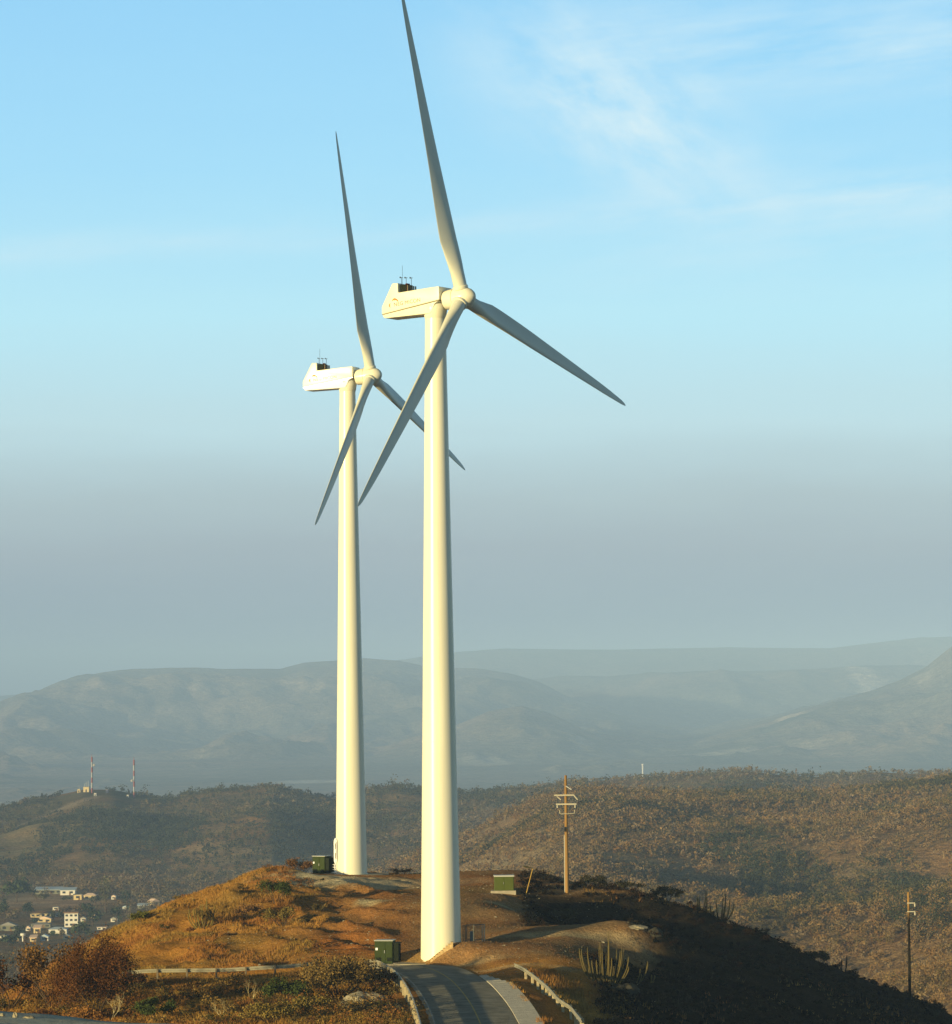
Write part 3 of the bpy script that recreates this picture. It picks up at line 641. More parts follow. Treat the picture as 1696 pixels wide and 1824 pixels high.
# dry grass on the near slope: one mass
def grass():
    n = 230000
    x = rng.uniform(-48, 46, n); y = rng.uniform(244, 392, n)
    d, _, _ = road_dist(x, y)
    k = (d > 4.4) & (np.abs(x / y) < .16)
    dirt = ((x > -17 + 5 * fbm(x, y, 9, 3, 5)) & (y > 300) & (x < 4))
    dirt2 = (x > -4.5) & (x < 13) & (y > 286) & (y < 318); plate = (y > 366) & (x > -19); plat2 = (y > 340) & (x > 0) & (x < 10)
    sparse = vnoise(x / 3.5, y / 5, 31) * .7 + vnoise(x / 1.2, y / 1.6, 32) * .3 > .42
    k &= sparse & (~(dirt | dirt2 | plat2) | (rng.random(n) < .16)) & (~plate | (rng.random(n) < .08))
    short = dirt | dirt2 | plat2 | plate
    k &= (x < 8) | (rng.random(n) < .10)
    k &= ~((x > 4) & (y > 316) & (y < 348))
    for p, r in pad_pts: k &= np.hypot(x - p.x, y - p.y) > r * .75
    for px, py in ((1036, 1838), (1020, 1822), (1006, 1807), (992, 1793), (977, 1780), (962, 1768), (949, 1756), (936, 1746), (924, 1739), (912, 1734)):
        p = hit_near(px, py, 240); k &= np.hypot((x - p.x + .5) / 1.3, (y - p.y) / 5.5) > 1
    x, y, short = x[k], y[k], short[k]; n = len(x); z = ground(x, y)
    B = 5; h = rng.uniform(.12, .40, (n, B)) * (.6 + .8 * vnoise(x / 6, y / 6, 37))[:, None]
    an = rng.uniform(0, 2 * np.pi, (n, B)); h = h * np.where(short, .32, 1.0)[:, None]; ln = rng.uniform(.15, .6, (n, B)) * h; sp = rng.uniform(0, .14, (n, B))
    bx = x[:, None] + np.cos(an) * sp; by = y[:, None] + np.sin(an) * sp; bz = np.repeat(z[:, None] - .03, B, 1)
    w = .028; wa = an + np.pi / 2 + rng.uniform(-.8, .8, (n, B))
    v0 = np.stack([bx - np.cos(wa) * w, by - np.sin(wa) * w, bz], -1); v1 = np.stack([bx + np.cos(wa) * w, by + np.sin(wa) * w, bz], -1)
    v2 = np.stack([bx + np.cos(an) * ln, by + np.sin(an) * ln, bz + h], -1)
    V = np.stack([v0, v1, v2], 2).reshape(-1, 3)
    dk = sstep(8, 14, x)  # blades on the right slope darkened as painted shade
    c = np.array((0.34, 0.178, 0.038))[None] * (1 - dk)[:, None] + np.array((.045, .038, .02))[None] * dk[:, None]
    g = sstep(.45, .75, vnoise(x / 9, y / 9, 41))[:, None] * .7; c = c * (1 - g) + np.array((.27, .18, .04)) * g
    g = sstep(.55, .8, vnoise(x / 5, y / 7, 43))[:, None] * .6; c = c * (1 - g) + np.array((.30, .115, .03)) * g
    c = np.where(short[:, None], np.array((.17, .085, .030)), c)
    c = c[:, None] * rng.uniform(.6, 1.2, (n, B, 1))
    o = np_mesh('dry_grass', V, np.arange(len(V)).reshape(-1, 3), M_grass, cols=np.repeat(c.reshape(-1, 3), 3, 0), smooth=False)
    tag(o, 'tawny dry grass covering the slopes of the near ridge', 'grass', kind='stuff')
grass()
def brush():
    n = 6500; x = rng.uniform(-44, 46, n); y = rng.uniform(246, 372, n); d, _, _ = road_dist(x, y)
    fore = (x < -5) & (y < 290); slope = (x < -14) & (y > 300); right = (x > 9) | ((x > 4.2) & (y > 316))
    k = (d > 4.8) & (np.abs(x / y) < .15) & (fore & (rng.random(n) < .60) | slope & (rng.random(n) < .10) | right & (rng.random(n) < .9))
    k &= ~((x > -30) & (x < -11) & (y > 286) & (y < 293))
    k &= ~((x > 6) & (x < 15) & (y > 300) & (y < 313)); k &= np.hypot(x - 9, y - 352) > 1.5
    k &= fore | right | (vnoise(x / 6, y / 9, 61) > .45)
    x, y = x[k], y[k]; fore = fore[k]; right = right[k]; n = len(x); z = ground(x, y); K = 150
    h = np.where(fore, rng.uniform(.35, 1.25, n), rng.uniform(.25, .8, n)) * (.5 + .8 * vnoise(x / 5, y / 7, 63)); r = h * rng.uniform(.6, 1.1, n)
    dd = rng.normal(size=(n, K, 3)); dd /= np.linalg.norm(dd, axis=2)[..., None]; dd *= rng.random((n, K, 1)) ** .5
    lob = rng.normal(size=(n, 5, 3)) * .45; li = rng.integers(0, 5, (n, K)); dd = dd * .6 + lob[np.arange(n)[:, None], li]
    cen = np.stack([x, y, z + h * .42], 1)[:, None] + dd * np.stack([r, r, h * .5], 1)[:, None]
    pal = np.array([(.17, .105, .028), (.21, .092, .022), (.115, .082, .024), (.055, .05, .016), (.24, .15, .04), (.13, .065, .02)])
    c = pal[rng.integers(0, 6, n)] * np.where(right, .10, np.where(fore, .95, 1.0))[:, None]  # right-hand brush blackened, shade put into its leaf colour
    cc = c[:, None] * rng.uniform(.65, 1.3, (n, K, 1))
    V, Fq, cl = leaf_quads(cen.reshape(-1, 3), (rng.uniform(.5, 1.3, (n, K)) * .042).ravel(), cc.reshape(-1, 3), aspect=1.8)
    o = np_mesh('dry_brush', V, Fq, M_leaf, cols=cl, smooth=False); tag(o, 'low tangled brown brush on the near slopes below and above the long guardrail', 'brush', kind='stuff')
brush()
def skyline(px):
    d = ray(px, 1650); ys = np.arange(300, 400, .5); e = ground(d.x * ys, ys) / ys; return float(ys[int(np.argmax(e))])
def stones():
    n = 5200; x = rng.uniform(-26, 14, n); y = rng.uniform(285, 385, n); d, _, _ = road_dist(x, y)
    k = (d > 3.4) & (rng.random(n) < .25 + .75 * vnoise(x / 6, y / 8, 51)); x, y = x[k], y[k]; z = ground(x, y)
    mb = MB()
    for a, b, c in zip(x, y, z):
        s = random.uniform(.02, .065) * (2.4 if random.random() < .06 else 1)
        vs = [(a + s * dx * random.uniform(.6, 1.3), b + s * dy * random.uniform(.6, 1.3), c + s * .5 * dz * random.uniform(.6, 1.2)) for dx, dy, dz in ((-1, -1, -.5), (1, -1, -.5), (1, 1, -.5), (-1, 1, -.5), (-.6, -.6, 1), (.6, -.6, 1), (.6, .6, 1), (-.6, .6, 1))]
        mb.add(vs, [(3, 2, 1, 0), (4, 5, 6, 7), (0, 1, 5, 4), (1, 2, 6, 5), (2, 3, 7, 6), (3, 0, 4, 7)])
    tag(mb.build('loose_stones', M_rock), 'loose pale stones scattered over the red dirt of the ridge', 'stones', kind='stuff')
stones()

def branches(mb, p, d, L, r, depth, tips, spread=.6, upb=.25):
    pts = [p]; q = Vector(p); dd = Vector(d)
    for _ in range(3):
        dd = (dd + Vector((random.gauss(0, .16), random.gauss(0, .16), random.gauss(0, .1) + upb * .2))).normalized(); q = q + dd * L / 3; pts.append(q.copy())
    mb.tube(pts, [r, r * .85, r * .7, r * .5], 5, cap=False)
    if depth == 0: tips += pts[1:]; return
    for k in range(random.choice((2, 3, 3))):
        nd = (dd + Vector((random.gauss(0, spread), random.gauss(0, spread), random.gauss(0, spread * .6) + upb))).normalized()
        branches(mb, pts[random.choice((2, 3, 3))], nd, L * random.uniform(.55, .8), r * .5, depth - 1, tips, spread, upb)
def bush(name, label, cat, p, w, h, colr, leaves=1500, bare=False, depth=3, ls=.067, group=None, pale=False, stems=4, sprawl=.7):
    t = thing(name, label, cat, p, 0, group)
    mb = MB(); tips = []
    for k in range(stems):
        a = 2 * math.pi * (k + random.random()) / stems
        d = Vector((math.cos(a) * sprawl, math.sin(a) * sprawl, 1)).normalized()
        branches(mb, Vector((math.cos(a) * w * .04, math.sin(a) * w * .04, -.05)), d, h * .42, max(.018, h * .016), depth - 1, tips)
    xs = [abs(v.x) for v in tips] + [abs(v.y) for v in tips]; zs = [v.z for v in tips]
    kx = (w * .5) / max(sorted(xs)[int(len(xs) * .93)], .01); kz = h / max(max(zs), .01)
    mb.v = [(v[0] * kx, v[1] * kx, v[2] * kz) for v in mb.v]
    mb.build('branches', M_barkp if pale else M_bark, t, smooth=True)
    if not bare:
        T = np.array([(v.x * kx, v.y * kx, v.z * kz) for v in tips]); i = rng.integers(0, len(T), leaves)
        cen = T[i] + rng.normal(size=(leaves, 3)) * np.array((w * .075, w * .075, h * .07))
        cen[:, 2] = np.clip(cen[:, 2], .03, None)
        cl = np.array(colr)[None] * rng.uniform(.6, 1.35, (len(T), 1))[i] * rng.uniform(.75, 1.25, (leaves, 1))
        V, Fq, cc = leaf_quads(cen, rng.uniform(.6, 1.2, leaves) * ls, cl)
        np_mesh('foliage', V, Fq, M_leaf, t, cols=cc, smooth=False)
    return t
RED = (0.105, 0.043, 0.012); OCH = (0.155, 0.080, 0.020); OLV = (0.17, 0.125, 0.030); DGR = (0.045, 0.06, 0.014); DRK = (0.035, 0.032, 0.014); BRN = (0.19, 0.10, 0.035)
def B(px, py, wpx, hpx, name, label, colr, cat='bush', Y=None, **kw):
    p = hit_near(px, py) if Y is None else on_near(px, Y, py)
    s = FPX / p.y
    return bush(name, label, cat, p, wpx / s, hpx / s, colr, **kw)
G_L = 'dry shrubs on the left slopes'
B(172, 1806, 118, 142, 'dry_tree', 'large rusty brown dry tree at the left end of the long guardrail', RED, 'tree', Y=266, leaves=24000, depth=4, ls=.058, stems=9, sprawl=1.25)
B(96, 1796, 100, 108, 'bush', 'tall ochre bush just left of the large rusty dry tree', OCH, stems=8, sprawl=1.2, leaves=3900, ls=.083, group=G_L)
B(15, 1798, 95, 86, 'bush', 'dark reddish bush at the left edge of the photo above the grey verge', (0.11, .046, .014), stems=8, sprawl=1.2, leaves=3600, ls=.083, group=G_L)
B(600, 1778, 120, 76, 'bush', 'wide olive brown bush in front of the gap between the two left guardrails', (0.15, .10, .03), leaves=6900, ls=.078, stems=7, sprawl=1.1, group=G_L)
B(680, 1758, 60, 30, 'bush', 'low dark rust bush tucked against the near end of the curving guardrail', (0.12, .06, .02), leaves=2100, ls=.062, stems=6, sprawl=1.2, group=G_L)
B(512, 1790, 70, 44, 'bush', 'dark green rounded bush low in the ochre grass left of the pale rock', DGR, leaves=3300, ls=.067, stems=6, sprawl=1.0, group=G_L)
B(278, 1816, 60, 34, 'bush', 'small dark green bush beside the tip of the grey verge', DGR, leaves=2700, ls=.062, stems=6, sprawl=1.0, group=G_L)
B(492, 1610, 48, 40, 'bush', 'dark green bush near the top of the slope, left of the far turbine', DGR, leaves=2700, ls=.062, stems=5, group=G_L)
B(502, 1650, 46, 34, 'bush', 'olive shrub halfway up the left slope', OLV, leaves=2100, ls=.062, stems=6, group=G_L)
B(566, 1630, 18, 20, 'bush', 'small dark shrub alone on the red dirt slope between the turbines', (0.08, .06, .02), leaves=780, ls=.052, group=G_L)
B(546, 1648, 14, 12, 'bush', 'tiny dark shrub just below the lone shrub on the red slope', (0.08, .06, .02), leaves=480, ls=.046, group=G_L)
B(535, 1554, 38, 28, 'bush', 'round reddish brown bush left of the far green transformer', (0.13, .065, .025), leaves=2100, ls=.067, stems=6, group=G_L, Y=381)
B(712, 1556, 40, 13, 'bush', 'low twiggy brown bush on the crest right of the far turbine', (0.15, .08, .035), leaves=780, ls=.052, stems=6, sprawl=1.3, Y=384, group=G_L)
B(252, 1642, 34, 18, 'bush', 'green bush on the left crest beside the village roofs', (0.10, .10, .02), leaves=1500, ls=.062, stems=6, sprawl=1.2, group=G_L)
B(232, 1660, 8, 52, 'bare_tree', 'thin leafless orange sapling on the crest left of the green bush', OCH, 'tree', bare=True, depth=3, pale=True, stems=1, sprawl=.1)
B(197, 1800, 52, 50, 'bare_tree', 'pale leafless small tree in front of the large rusty dry tree', OCH, 'tree', bare=True, depth=5, pale=True, stems=2, sprawl=.4, Y=262)
B(446, 1790, 26, 48, 'bare_tree', 'pale bare sapling standing below the long guardrail', OCH, 'tree', bare=True, depth=4, pale=True, stems=2, sprawl=.3)
B(395, 1812, 40, 34, 'bare_tree', 'pale bare forked shrub at the bottom of the photo, right of the verge tip', OCH, 'tree', bare=True, depth=4, pale=True, stems=3, sprawl=.7)
B(365, 1655, 30, 34, 'bush', 'dark shrub at the foot of the fan shaped cactus', (0.12, .08, .02), leaves=1260, ls=.057, group=G_L)
B(440, 1640, 40, 30, 'bush', 'brown shrub between the fan shaped cactus and the dark green bush', BRN, leaves=1500, ls=.062, stems=6, group=G_L)
B(60, 1790, 90, 40, 'bush', 'low spreading rust shrub along the top of the grey verge', RED, leaves=3300, ls=.072, stems=8, sprawl=1.3, group=G_L, Y=262)
B(236, 1768, 36, 26, 'bush', 'dark brown shrub under the left end of the long guardrail', (0.10, .05, .02), leaves=1800, ls=.062, stems=6, group=G_L, Y=283)
B(560, 1808, 60, 30, 'bush', 'ochre shrub at the bottom of the photo below the dark green rounded bush', OLV, leaves=2100, ls=.062, stems=7, sprawl=1.2, group=G_L)
B(480, 1822, 70, 36, 'bush', 'twiggy olive shrub at the bottom edge, left of the ochre shrub', (0.18, .13, .03), leaves=2400, ls=.062, stems=7, sprawl=1.1, group=G_L)
B(150, 1798, 70, 30, 'bush', 'low orange brown shrub at the foot of the large rusty dry tree', (.26, .12, .03), leaves=2100, ls=.067, stems=7, sprawl=1.2, group=G_L, Y=262)
# right-hand slope
G_R = 'dark shrubs on the shaded right slope'
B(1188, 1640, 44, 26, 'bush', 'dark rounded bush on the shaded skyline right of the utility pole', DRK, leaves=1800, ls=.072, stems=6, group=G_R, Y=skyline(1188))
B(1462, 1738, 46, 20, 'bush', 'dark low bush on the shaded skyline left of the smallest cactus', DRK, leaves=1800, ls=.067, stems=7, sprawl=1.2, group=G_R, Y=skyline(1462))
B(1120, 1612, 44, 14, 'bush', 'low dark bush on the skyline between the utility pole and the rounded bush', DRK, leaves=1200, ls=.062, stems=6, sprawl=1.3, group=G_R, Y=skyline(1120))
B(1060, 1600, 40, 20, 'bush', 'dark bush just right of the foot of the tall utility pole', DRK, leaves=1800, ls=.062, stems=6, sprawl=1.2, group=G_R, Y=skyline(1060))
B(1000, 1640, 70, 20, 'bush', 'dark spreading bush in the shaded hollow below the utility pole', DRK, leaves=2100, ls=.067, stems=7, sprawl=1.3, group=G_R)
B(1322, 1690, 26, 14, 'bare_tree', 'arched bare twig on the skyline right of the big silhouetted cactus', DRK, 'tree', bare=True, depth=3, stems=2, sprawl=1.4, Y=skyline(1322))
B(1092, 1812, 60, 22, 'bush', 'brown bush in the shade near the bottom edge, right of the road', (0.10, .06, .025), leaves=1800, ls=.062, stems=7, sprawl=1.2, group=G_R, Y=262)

def cactus(px, py, hpx, wpx, n, label, m, Y=None, lean=0.0, rad=.075):
    p = hit_near(px, py) if Y is None else on_near(px, Y, py); s = FPX / p.y; H, Wd = hpx / s, wpx / s
    t = thing('cactus', label, 'cactus', p, 0, 'columnar cacti on the ridge')
    for k in range(n):
        f = (k + .5) / n * 2 - 1; a = random.uniform(0, math.pi)
        bx = f * Wd * .28 + random.gauss(0, .05); by = random.uniform(-.25, .25) * Wd * .6
        tx = f * Wd * .5 + lean * H + random.gauss(0, .16); ty = by * 1.7
        h = H * random.uniform(.35, .92) * (1 - .25 * abs(f))
        if k == n // 2 + 1: h = H
        pts = []; rr = []
        for i in range(9):
            g = i / 8; e = g ** .7
            pts.append((bx + (tx - bx) * (1 - (1 - g) ** 2), by + (ty - by) * (1 - (1 - g) ** 2), -.1 + (h + .1) * g + 0 * e))
            rr.append(rad * (1.0 if i < 7 else (.85 if i == 7 else .35)) * (0.85 + .15 * math.sin(g * 9 + k)))
        mb = MB(); ns = 14; ring = []
        mb.tube(pts, rr, ns)
        # ribs: pull in every other vertex of each ring
        for i in range(9):
            c = Vector(pts[i])
            for j in range(0, ns, 2):
                v = Vector(mb.v[i * ns + j]); mb.v[i * ns + j] = tuple(c + (v - c) * .72)
        mb.build('stem', m, t, smooth=True, angle=70)
    return t
M_cact_d = mat('shaded_cactus_skin', (0.016, 0.016, 0.008), 0.8, 0.15, var=0.2)  # skyline cactus skin blackened to paint in shade
cactus(1078, 1752, 92, 85, 27, 'big clump of sunlit columnar cactus on the edge of the shaded right slope', M_cactus, rad=.062)
cactus(1136, 1752, 38, 16, 3, 'short pair of leaning cactus columns right of the big sunlit cactus clump', M_cactus, lean=.25)
cactus(1160, 1752, 18, 6, 2, 'stubby little cactus farthest right of the big sunlit clump', M_cactus)
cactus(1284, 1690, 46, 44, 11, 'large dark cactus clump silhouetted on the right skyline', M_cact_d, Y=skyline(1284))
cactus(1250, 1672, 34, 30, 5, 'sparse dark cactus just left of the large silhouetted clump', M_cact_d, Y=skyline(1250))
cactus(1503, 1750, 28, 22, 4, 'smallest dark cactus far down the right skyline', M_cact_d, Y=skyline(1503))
cactus(362, 1652, 52, 52, 13, 'fan shaped olive cactus on the sunlit left slope', mat('olive_cactus_skin', (0.16, 0.12, 0.03), .8, .1, var=.25), rad=.07)

def rock(px, py, wpx, hpx, label, m, Y=None, name='rock', p=None, seed=0):
    if p is None: p = hit_near(px, py) if Y is None else on_near(px, Y, py)
    s = FPX / p.y; w, h = wpx / s / 2, hpx / s
    nu, nv = 26, 12; V = []
    for j in range(nv + 1):
        th = math.pi * (j / nv)
        for i in range(nu):
            ph = 2 * math.pi * i / nu
            V.append((math.sin(th) * math.cos(ph), math.sin(th) * math.sin(ph), math.cos(th)))
    V = np.array(V); nn = fbm(V[:, 0] * 2 + V[:, 2] + seed, V[:, 1] * 2 - V[:, 2] * 1.3 + seed, 1.0, 4, 60 + seed, ridged=True)
    V = V * (1 + .42 * nn)[:, None]; V = np.stack([V[:, 0] * w, V[:, 1] * w * .7, V[:, 2] * h * .8 + h * .1], 1)
    fs = [(j * nu + i, j * nu + (i + 1) % nu, (j + 1) * nu + (i + 1) % nu, (j + 1) * nu + i) for j in range(nv) for i in range(nu)]
    mb = MB(); mb.add(V.tolist(), fs); o = mb.build(name, m, None, smooth=True, angle=25, loc=p)
    return tag(o, label, 'rock')
rock(1135, 1653, 34, 5, 'pale rock slab glowing on the far end of the dirt shelf', M_rock, seed=1)
rock(652, 1792, 78, 24, 'long pale limestone rock in the grass left of the road', M_rock, seed=2)
rock(1168, 1668, 26, 12, 'grey boulder in the shade right of the pale rock slab', M_rockd, seed=3)
rock(1112, 1748, 44, 18, 'grey boulder behind the foot of the big cactus clump', M_rockd, Y=286, seed=4)
rock(700, 1800, 40, 14, 'small grey rock between the long pale rock and the curving guardrail', M_rockd, seed=5)
for i, (px, py, wpx, hpx, lab) in enumerate(((27, 1806, 9, 8, 'pale stone standing out on the grey verge at the lower left'), (52, 1806, 20, 4, 'flat pale stone right of the upright one on the grey verge'), (4, 1806, 8, 5, 'pale stone at the very left edge of the grey verge'))):
    d = ray(px, py); Yq = 59.0
    q = Vector((d.x * Yq, Yq, 0)); q.z = emb(q.x, q.y) + .01
    rock(px, py, wpx, hpx, lab, M_rock, p=q, seed=7 + i)

# ------------------------------------------------------------------ wind turbines
def turbine(label, base, hub_h, Rb, yaw, tilt, phase, r_top, r_bot, glare_cowl, door):
    t = thing('wind_turbine', label, 'wind turbine', base, 0, 'wind turbines on the ridge')
    ztop = hub_h - 1.55
    n = 64; mb = MB(); rings = []
    for z, r in ((-1.2, r_bot), (0, r_bot), (ztop * .25, r_bot + (r_top - r_bot) * .26), (ztop * .5, r_bot + (r_top - r_bot) * .51), (ztop * .75, r_bot + (r_top - r_bot) * .76), (ztop, r_top)):
        rings.append([(r * math.cos(2 * math.pi * k / n), r * math.sin(2 * math.pi * k / n), z) for k in range(n)])
    mb.loft(rings); tw = mb.build('tower', M_paint, t, smooth=True)
    for z in (ztop * .34, ztop * .68):
        fl = MB(); r = r_bot + (r_top - r_bot) * z / ztop + .012
        fl.loft([[(r * math.cos(2 * math.pi * k / n), r * math.sin(2 * math.pi * k / n), zz) for k in range(n)] for zz in (z - .035, z + .035)])
        fl.build('flange', M_paint, tw, smooth=True)
    bf = MB(); r = r_bot + .10
    bf.loft([[(r * math.cos(2 * math.pi * k / n), r * math.sin(2 * math.pi * k / n), zz) for k in range(n)] for zz in (-.1, .12)])
    bf.build('base_flange', M_paint, tw, smooth=True)
    Y3 = Matrix.Translation((0, 0, hub_h + .34)) @ Matrix.Rotation(-yaw, 4, 'Z')
    # nacelle: upper cover, lower cowl, seam
    hw = 1.02
    up_ = [(-4.75, -1.40), (-4.75, -.76), (-3.68, 1.18), (-3.10, 1.18), (-3.08, .36), (.25, .61), (1.02, .64), (1.02, -.50)]
    nb = MB(); nb.prism(up_, -hw, hw)
    nac = nb.build('nacelle', M_paint, t, smooth=True, M=Y3, bevel=.09, angle=35)
    lo = [(-4.7, -1.44), (.95, -.575), (.55, -.8), (.25, -1.45), (.1, -1.60), (-4.4, -1.74), (-4.56, -1.69)]
    lb = MB(); lb.prism(lo, -hw + .03, hw - .03); lb.build('lower_cowl', M_white if glare_cowl else M_paint, nac, smooth=True, M=Y3, bevel=.07, angle=35)  # whiter cowl paints in the sun glare on the far nacelle
    sm = MB(); sm.prism([(-4.7, -1.445), (-4.7, -1.385), (1.0, -.505), (1.0, -.565)], -hw + .012, hw - .012); sm.build('seam', M_seam if not glare_cowl else M_white, nac, M=Y3)
    # yaw collar under the nacelle
    yc = MB(); yc.loft([[(r * math.cos(2 * math.pi * k / n), r * math.sin(2 * math.pi * k / n), z) for k in range(n)] for r, z in ((r_top + .01, -1.95), (r_top + .06, -1.8), (r_top + .14, -1.3), (r_top + .16, -.9), (r_top + .05, -.66), (r_top * .6, -.55))])
    yc.build('yaw_collar', M_paint, nac, smooth=True, M=Y3)
    # cooler, hatch panel and instruments at the rear
    cb = MB(); cb.box(-3.04, -2.40, -.75, .3, .38, 1.05, .03); co = cb.build('cooler_box', M_greend, nac, M=Y3)
    gb = MB()
    for k in range(5): gb.box(-2.34, -2.29, -.7 + k * .3, -.55 + k * .3, .45, .98)
    gb.build('grille', M_tan, co, M=Y3)
    rb = MB(); rb.box(-2.36, -2.18, -.7, -.2, .42, 1.58, .02, Matrix.Rotation(R(-6), 4, 'Y')); rb.build('red_hatch', M_red, nac, M=Y3 @ Matrix.Translation((-.05, 0, -.2)))
    for x, y, h in ((-3.05, -.5, .62), (-2.7, -.3, .6), (-2.5, .2, .62)):
        ab = MB(); ab.tube([(x, y, 1.0), (x, y, 1.1 + h)], .022, 6); ab.tube([(x - .14, y, 1.05 + h), (x + .14, y, 1.05 + h)], .02, 6); ab.box(x - .16, x - .08, y - .04, y + .04, 1.02 + h, 1.14 + h)
        ab.build('wind_sensor', M_dark, nac, M=Y3)
    lr = MB(); lr.tube([(-2.98, -.45, 1.1), (-2.98, -.45, 2.7)], .014, 6); lr.build('lightning_rod', M_dark, nac, M=Y3)
    # lettering and emblem on the flank
    F3 = Y3 @ Matrix.Translation((-3.5, -hw - .006, -.80)) @ Matrix.Rotation(R(-5.5), 4, 'Y') @ Matrix.Rotation(R(90), 4, 'X')
    for word, dx in (('NEG', 0.0), ('MICON', 1.10)):
        cu = bpy.data.curves.new('lettering', 'FONT'); cu.body = word; cu.size = .46; cu.extrude = .003; cu.space_character = 1.08
        tmp = bpy.data.objects.new('lettering', cu); col.objects.link(tmp); bpy.context.view_layer.update()
        me = bpy.data.meshes.new_from_object(tmp.evaluated_get(bpy.context.evaluated_depsgraph_get())); bpy.data.objects.remove(tmp); bpy.data.curves.remove(cu)
        me.materials.clear(); me.materials.append(M_tan)
        ft = bpy.data.objects.new('lettering', me); col.objects.link(ft); ft.parent = nac; ft.matrix_local = F3 @ Matrix.Translation((dx, 0, 0))
    em = MB()
    def crescent(cx, cz, r, a0, a1, w):
        m_ = 14; o_ = [(cx + math.cos(a0 + (a1 - a0) * k / m_) * r, cz + math.sin(a0 + (a1 - a0) * k / m_) * r) for k in range(m_ + 1)]
        i_ = [(cx + math.cos(a0 + (a1 - a0) * k / m_) * (r - w * math.sin(math.pi * k / m_)), cz + math.sin(a0 + (a1 - a0) * k / m_) * (r - w * math.sin(math.pi * k / m_)) ) for k in range(m_, -1, -1)]
        em.prism(o_ + i_[1:-1], -hw - .010, -hw - .002)
    crescent(-3.42, -.36, .27, R(0), R(180), .20); crescent(-3.26, -.38, .20, R(-30), R(120), .13); crescent(-3.80, -.68, .20, R(95), R(265), .13)
    em.build('emblem', M_orange, nac, M=Y3)
    # rotor, tilted back
    RM = Y3 @ Matrix.Translation((2.72, 0, -.34)) @ Matrix.Rotation(-tilt, 4, 'Y')
    hb = MB(); prof_ = [(-1.62, .62), (-1.60, .80), (-1.1, .86), (-.5, .88), (.1, .88), (.5, .80), (.85, .62), (1.08, .40), (1.2, .18), (1.23, .02)]
    hb.loft([[(x, r * math.cos(2 * math.pi * k / 48), r * math.sin(2 * math.pi * k / 48)) for k in range(48)] for x, r in prof_])
    hub = hb.build('hub', M_paint, t, smooth=True, M=RM, angle=60)
    rg_ = MB()
    for x in (-.66,): rg_.loft([[(x + dx, r * math.cos(2 * math.pi * k / 48), r * math.sin(2 * math.pi * k / 48)) for k in range(48)] for dx, r in ((-.012, .80), (-.012, .892), (.012, .892), (.012, .80))])
    rg_.build('seam', M_seam, hub, smooth=True, M=RM)
    gp = MB(); gp.loft([[(x, .70 * math.cos(2 * math.pi * k / 40), .70 * math.sin(2 * math.pi * k / 40)) for k in range(40)] for x in (-1.62, -1.38)]); gp.build('main_bearing', M_seam, hub, smooth=True, M=RM)
    # blade: x axial, y in the rotor plane (leading edge +), z along the span
    def section(z):
        f = z / Rb
        ch = np.interp(f, [0, .035, .08, .135, .19, .30, .5, .7, .85, .95, .985, 1], [1.14, 1.14, 1.28, 1.72, 1.98, 1.83, 1.42, 1.05, .78, .52, .34, .10])
        th = np.interp(f, [0, .035, .08, .135, .19, .30, .5, .75, 1], [1.0, 1.0, .84, .50, .36, .28, .22, .18, .15])
        tw_ = R(np.interp(f, [0, .1, .19, .4, .7, 1], [16, 16, 13, 6, 2, -.5]))
        rd_ = np.interp(f, [0, .04, .19], [1, 1, 0]); le = np.interp(f, [0, .04, .19, 1], [.5, .5, .31, .30])
        pts = []; m_ = 26
        for k in range(m_):
            a = 2 * math.pi * k / m_; c = .5 * (1 + math.cos(a)); sg = 1 if math.sin(a) >= 0 else -1
            yt = 5 * .5 * th * 2 * (.2969 * math.sqrt(max(c, 0)) - .126 * c - .3516 * c * c + .2843 * c ** 3 - .1015 * c ** 4) * (1 if sg > 0 else .75)
            af = (c, sg * yt); ci = (.5 + .5 * math.cos(a), th * .5 * math.sin(a))
            cc, tt = af[0] * (1 - rd_) + ci[0] * rd_, af[1] * (1 - rd_) + ci[1] * rd_
            y = (le - cc) * ch; x = -tt * ch
            pts.append((x * math.cos(tw_) + y * math.sin(tw_), -x * math.sin(tw_) + y * math.cos(tw_), z))
        # slight prebend/cone
        return [(p[0] + .017 * z, p[1], p[2]) for p in pts]
    for k in range(3):
        bb = MB(); zs = [.55, .9, 1.2, 1.6, 2.1, 2.7, 3.5, 4.3, 5.0, 6, 7.5, 9, 11, 13, 15, 17, 19, 21, 23, 24.2, Rb - .8, Rb - .3, Rb]
        bb.loft([section(z * 1.0) for z in zs])
        # rotor-plane basis seen from the front: turn about the axis; positive phase is clockwise for the viewer
        BM = RM @ Matrix.Rotation(phase + k * 2 * math.pi / 3, 4, 'X')
        bl = bb.build('blade', M_blade, t, smooth=True, M=BM @ Matrix.Scale(1, 4), angle=70)
        rc = MB(); rc.loft([[(r * math.cos(2 * math.pi * j / 36), r * math.sin(2 * math.pi * j / 36), z) for j in range(36)] for r, z in ((.64, .70), (.66, .74), (.66, .96), (.60, 1.0))]); rc.build('blade_collar', M_paint, bl, smooth=True, M=BM)
